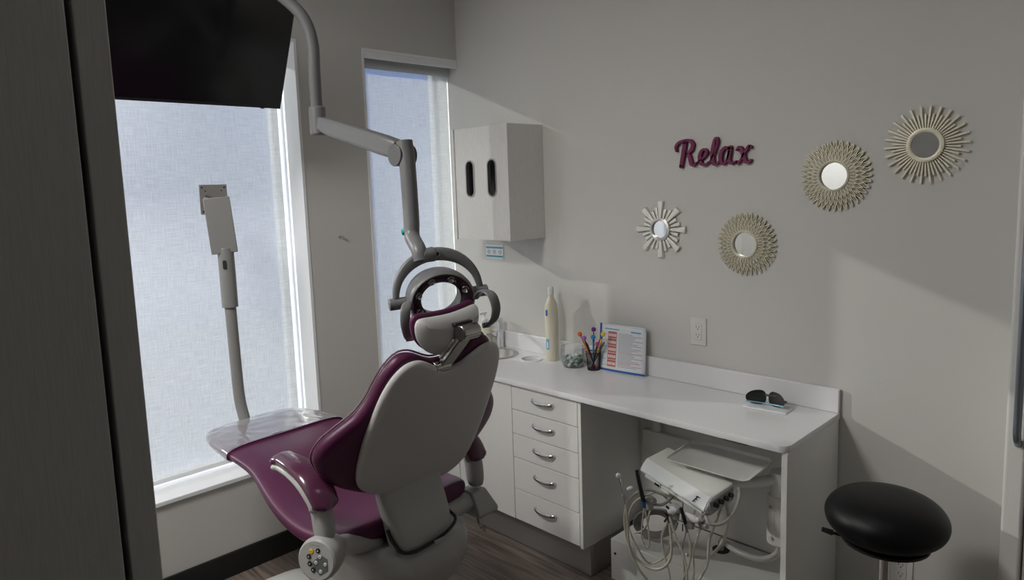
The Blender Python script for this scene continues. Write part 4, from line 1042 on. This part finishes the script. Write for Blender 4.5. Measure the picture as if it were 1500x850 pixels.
b = B(); box(b, -.030, .004, -.036, .034, -.022, -.004, basis(jb_+Vector((.0, 0, -.012)), CM.to_3x3() @ Vector((1, 0, 0)), cr_, Vector((0, 0, 1)))); fin('joint_seat', b, BLACKP, ch, bevel=.004)
b = B(); box(b, -.03, .0, -.035, .035, -.004, .008, basis(jt+Vector((-.015, 0, .020)), CM.to_3x3() @ Vector((1, 0, 0)), cr_, Vector((0, 0, 1)))); fin('headrest_socket', b, BLACKP, ch, bevel=.002)


# armrests
def arm(side, px, py, ztop, full=True):
    a = empty('arm_rest', (0, 0, 0)); bpy.data.objects.remove(a)
    s = side
    # post
    b = B(); rings = []
    prof = [(px+.005, ztop-.165, .036, .030), (px+.003, ztop-.10, .036, .030), (px-.003, ztop-.06, .037, .030), (px-.02, ztop-.035, .045, .031), (px-.035, ztop-.022, .05, .031)]
    for x_, z_, rx, ry in prof: rings.append([CM @ Vector((x_+rx*cos(2*pi*k/24), py+ry*sin(2*pi*k/24), z_)) for k in range(24)])
    loft(b, rings); po = fin('armrest_post', b, GREYP, ch, subdiv=1)
    # curved arm (grey underside) and glossy plum pad on top
    path = [(px+.02, ztop-.062), (px-.005, ztop-.022), (px-.05, ztop+.012), (px-.11, ztop+.028), (px-.18, ztop+.032), (px-.235, ztop+.026)]
    def band(th0, wd, lift, wf):
        P = smoothpts([(x_, 0, z_) for x_, z_ in path], 5); rings = []
        for i, p in enumerate(P):
            t = i/(len(P)-1); tv_ = (P[min(i+1, len(P)-1)]-P[max(i-1, 0)]).normalized(); nn = Vector((-tv_.z, 0, tv_.x)); nn = nn if nn.z > 0 or t < .25 and nn.x > 0 else -nn
            if nn.z < 0: nn = -nn
            w_ = wd*wf(t); h_ = th0*(1 if t < .9 else max(.35, (1-t)/.1)); 
            rings.append([CM @ Vector((p.x+nn.x*(lift+h_*sin(2*pi*k/20)), py-s*0+w_*cos(2*pi*k/20), p.z+nn.z*(lift+h_*sin(2*pi*k/20)))) for k in range(20)])
        return rings
    wf = lambda t: (sqrt(max(.1, 1-((.10-t)/.105)**2)) if t < .10 else 1)*.98 if t < .12 else .78+.22*sin(pi*min(1, t*1.1+.1)) if t < .85 else .92*sqrt(max(.08, 1-((t-.85)/.155)**2))
    b = B(); loft(b, band(.017, .046, -.008, wf)); fin('armrest_frame', b, GREYP, ch)
    b = B(); loft(b, band(.019, .045, .012, wf)); fin('armrest_pad', b, PURPLED, ch)
    # pod at the foot of the post
    nd = (CM.to_3x3() @ Vector((.42*1, s*.88, .12))).normalized() if full else (CM.to_3x3() @ Vector((.0, s*1, 0)))
    pcn = CM @ Vector((px+.025, py-.035, ztop-.188))
    if full:
        b = B(); lathe(b, [(.040, -.085), (.054, -.05), (.061, -.02), (.063, .0), (.060, .012), (.055, .016)], 40, axis_m(pcn, nd)); pod = fin('control_pod', b, GREYP, ch, angle=35)
        fr_ = pcn+nd*.0162
        # keypad frame: ex to the right in the picture, ey up
        ex = Vector((0, 0, 1)).cross(nd).normalized(); ey = nd.cross(ex).normalized()
        K = basis(fr_, ex*1.08, ey*1.08, nd)
        b = B(); prism(b, [(.006-.024, -.006), (.008, -.034), (.032, -.018), (.030, .012), (.012, .020), (-.008, .006)], .0006, K @ Matrix.Translation((.004, -.004, 0))); fin('direction_keypad', b, mat('grey_keypad', (.10, .11, .11), .5), pod, smooth=False)
        for i, (kx, ky, m_) in enumerate(((-.014, .024, 'y'), (.006, .027, 'd'), (-.021, .009, 'd'), (-.018, -.009, 'd'), (-.008, -.024, 'd'), (.012, .012, 'w'), (.0, -.004, 'w'), (.028, -.006, 'w'), (.014, -.026, 'w'))):
            mm = {'y': YEL, 'd': BLACKP, 'w': OUTW}[m_]
            b = B(); lathe(b, [(.0068 if m_ != 'w' else .005, 0), (.0062 if m_ != 'w' else .0045, .0018), (.001, .002)], 18, K @ Matrix.Translation((kx, ky, .0004))); kb = fin('keypad_button', b, mm, pod)
            if m_ == 'y': kb['label'] = 'yellow round button'
            b = B(); box(b, -.0022, .0022, -.0006, .0006, 0, .0006, K @ Matrix.Translation((kx, ky, .0024)))
            if m_ == 'd': box(b, -.0006, .0006, -.0022, .0022, 0, .0006, K @ Matrix.Translation((kx, ky, .0024)))
            fin('button_symbol', b, OUTW if m_ == 'd' else BLACKP, pod, smooth=False)
        b = B(); box(b, -.012, .012, -.0012, .0012, 0, .0005, K @ Matrix.Translation((.0, .041, 0))); box(b, -.0165, -.0135, -.002, .002, 0, .0005, K @ Matrix.Translation((.0, .041, 0))); fin('pod_print', b, INK, pod, smooth=False)
        # bracket to the body
        b = B(); q1_ = CM @ Vector((px-.05, py*.35, .60)); tube(b, [pcn-nd*.03, pcn-nd*.08+(q1_-pcn)*.2, q1_], .034, n=20, k=6, rfun=lambda t: 1.1-.35*t); fin('armrest_bracket', b, GREYP, ch)
    else:
        b = B(); z0 = ztop-.255
        rings = [[CM @ Vector(q) for q in ((px-.055-e, py-.045, z), (px+.055+e, py-.045, z), (px+.055+e, py+.045+e, z), (px-.055-e, py+.045+e, z))] for z, e in ((z0, .006), (z0+.012, .012), (z0+.09, -.022))]
        loft(b, rings); fin('armrest_foot', b, GREYP, ch, bevel=.008, seg=3)
        b = B(); tube(b, [CM @ Vector((px, py-.02, z0+.05)), CM @ Vector((px+.01, py*.55, z0+.055)), CM @ Vector((px+.02, .12, z0+.06))], .034, n=16, k=5); fin('armrest_bracket', b, GREYP, ch)


YEL = mat('yellow_button', (.75, .48, .03), .4)
arm(-1, 1.275, -.335, .872, True)
arm(1, 1.235, .315, .800, False)

# ------------------------------------------------------------------ overhead operating lamp
lp = empty('operating_lamp', (1.42, -1.30, 1.25), 0, 'grey ring-shaped dental operating lamp on a jointed ceiling arm', 'operating lamp')
J1 = Vector((.707, -1.287, 1.973)); J2 = Vector((1.185, -1.262, 1.841)); D1 = Vector((1.325, -1.318, 1.500))
b = B(); tube(b, [(.60, -1.80, 2.58), (.62, -1.66, 2.55), (.645, -1.52, 2.492), (.672, -1.405, 2.428), (.722, -1.335, 2.345), (.735, -1.308, 2.256), (.722, -1.300, 2.15), J1+Vector((-.008, 0, .055))], .0215, n=18, k=6); fin('ceiling_tube', b, GREYL, lp)
b = B(); cyl(b, (.60, -1.80, 2.54), (.60, -1.80, ZC), .03, n=24); cyl(b, (.60, -1.80, ZC-.03), (.60, -1.80, ZC), .08, n=28); fin('ceiling_post', b, GREYL, lp)
b = B(); cyl(b, J1+Vector((-.006, 0, -.045)), J1+Vector((-.006, 0, .06)), .030, n=24); fin('swivel_joint', b, GREYL, lp, bevel=.006)
b = B(); sd_ = (J2-J1).normalized(); side = sd_.cross(Vector((0, 0, 1))).normalized(); upn = side.cross(sd_).normalized()
P = [J1+sd_*.02, J1+sd_*.10, J2-sd_*.10, J2-sd_*.02]
loft(b, [[p+side*.026*s_*c_+upn*(.030*s_*d_) for c_, d_ in ((-1, -.75), (-.75, -1), (.75, -1), (1, -.75), (1, .75), (.75, 1), (-.75, 1), (-1, .75))] for p, s_ in zip(P, (.85, 1, 1.08, 1.0))]); fin('spring_arm', b, GREYL, lp, bevel=.004)
b = B(); cyl(b, J2+Vector((-.005, -.034, -.012)), J2+Vector((-.005, .034, -.012)), .036, n=28); fin('elbow_joint', b, mat('lamp_dark_joint', (.12, .12, .12), .4), lp, bevel=.003)
b = B(); pts = [J2+Vector((.012, -.003, .032)), J2+Vector((.022, -.003, -.03)), J2+Vector((.040, -.012, -.16)), J2+Vector((.052, -.02, -.23)), J2+Vector((.066, -.03, -.275)), D1+Vector((-.015, .004, .03)), D1+Vector((.0, 0, -.005))]
tube(b, pts, .025, n=18, k=6, rfun=lambda t: 1.08-.12*t); fin('drop_arm', b, GREYL, lp)
b = B(); q = J2+Vector((.058, -.026, -.255)); cyl(b, q+Vector((-.010, -.010, 0)), q+Vector((-.022, -.022, -.004)), .010, n=16); fin('teal_button', b, TEAL, lp)

# lamp head: fr = facing direction, pivot axis ax
LC = Vector((1.385, -1.287, 1.372))
face = Vector((.93, -.42, -.16)).normalized(); ax = face.cross(Vector((0, 0, 1))).normalized()*-1; ax = (ax+Vector((0, 0, .07))).normalized(); ax = (ax-face*ax.dot(face)).normalized()
vup = face.cross(ax).normalized()
if vup.z < 0: vup = -vup
LMx = basis(LC, ax, vup, face)          # local x across, y up, z towards the viewer
b = B(); N = 64
def er(rx, ry, z, dy=0, n_=N): return [LMx @ Vector((rx*cos(2*pi*k/n_), dy+ry*sin(2*pi*k/n_), z)) for k in range(n_)]
loft(b, [er(.078, .070, -.10), er(.092, .082, -.10), er(.104, .092, -.075), er(.108, .096, -.03), er(.106, .094, .0), er(.100, .088, .010), er(.097, .085, .008)], cap=False)
loft(b, [er(.078, .070, -.10), er(.0655, .0565, -.09), er(.064, .054, -.02)], cap=False)
fin('lamp_ring_shell', b, GREYL, lp, subdiv=1)
LEDF = mat('dark_plum_lamp_face', (.035, .010, .022), .22, coat=.5)
b = B(); loft(b, [er(.098, .086, .006), er(.094, .082, .004), er(.072, .062, -.012), er(.064, .054, -.022)], cap=False); fin('lamp_face', b, LEDF, lp)
for k in range(8):
    t = 2*pi*(k+.5)/8
    q = LMx @ Vector((.081*cos(t), .071*sin(t), -.002)); dr_ = (LMx.to_3x3() @ Vector((-cos(t)*.35, -sin(t)*.35, 1))).normalized()
    b = B(); lathe(b, [(.011, -.004), (.012, .004), (.010, .006), (.006, .001), (.001, -.002)], 20, axis_m(q, dr_), cap=False); fin('led_reflector', b, CHROMED, lp)
# yoke: flat U over the ring
YK = []
for k in range(17):
    t = pi*k/16
    YK.append(LMx @ Vector((.138*cos(t), -.002+.135*sin(t)**.9 if 0 < k < 16 else -.002, -.045-.03*sin(t))))
b = B(); rings = []
for i, p in enumerate(YK):
    t_ = (YK[min(i+1, 16)]-YK[max(i-1, 0)]).normalized(); zz = LMx.to_3x3() @ Vector((0, .15, 1)); zz = (zz-t_*zz.dot(t_)).normalized(); o_ = t_.cross(zz)
    wd_ = .010+.012*sin(pi*i/16)**1.5
    rings.append([p+zz*.012*a+o_*wd_*c_ for a, c_ in ((-1, -.6), (-.6, -1), (.6, -1), (1, -.6), (1, .6), (.6, 1), (-.6, 1), (-1, .6))])
loft(b, rings); yk = fin('yoke', b, GREYL, lp, subdiv=1)
top_ = YK[8]; zz_top = (LMx.to_3x3() @ Vector((0, .15, 1))).normalized(); no = (LMx.to_3x3() @ Vector((.0, .62, .78))).normalized()
b = B(); MB = basis(YK[8]+zz_top*.0125, LMx.to_3x3() @ Vector((1, 0, 0)), zz_top.cross(LMx.to_3x3() @ Vector((1, 0, 0))), zz_top)
lathe(b, [(.020, .0), (.020, .003), (.0165, .004), (.0165, .002), (.001, .002)], 28, MB @ Matrix.Diagonal((.9, .55, 1, 1)), cap=False); fin('yoke_badge', b, STEEL, yk)
b = B(); lathe(b, [(.0150, .0022), (.0150, .0034), (.001, .0036)], 24, MB @ Matrix.Diagonal((.9, .50, 1, 1)), cap=False); fin('badge_face', b, BLACKP, yk)
b = B(); cyl(b, D1+Vector((0, 0, .01)), top_, .021, .024, n=20); fin('yoke_socket', b, GREYL, lp, bevel=.004)
for s in (-1, 1):
    b = B(); cyl(b, LMx @ Vector((s*.098, -.002, -.045)), LMx @ Vector((s*.160, -.002, -.045)), .0185, n=28); pv = fin('pivot_cap', b, GREYL, lp, bevel=.003)
# C-shaped grab handles
def handle(s):
    pts = [(s*.104, -.006, .006), (s*.112, .020, .03), (s*.122, .030, .060), (s*.134, .020, .085), (s*.140, -.015, .095), (s*.136, -.050, .088), (s*.128, -.078, .062), (s*.122, -.088, .040)]
    b = B(); P = smoothpts([LMx @ Vector(q) for q in pts], 5); rings = []
    for i, p in enumerate(P):
        t_ = (P[min(i+1, len(P)-1)]-P[max(i-1, 0)]).normalized(); a_ = LMx.to_3x3() @ Vector((1, 0, 0)); a_ = (a_-t_*a_.dot(t_)).normalized(); o_ = t_.cross(a_)
        wd_ = .0135*(.75+.35*sin(pi*i/(len(P)-1)))
        rings.append([p+a_*wd_*cos(2*pi*k/16)+o_*.005*sin(2*pi*k/16) for k in range(16)])
    loft(b, rings); cyl(b, P[-1]-(LMx.to_3x3() @ Vector((.011, 0, 0))), P[-1]+(LMx.to_3x3() @ Vector((.011, 0, 0))), .0085, n=14)
    fin('grab_handle', b, GREYL, lp)
handle(-1); handle(1)
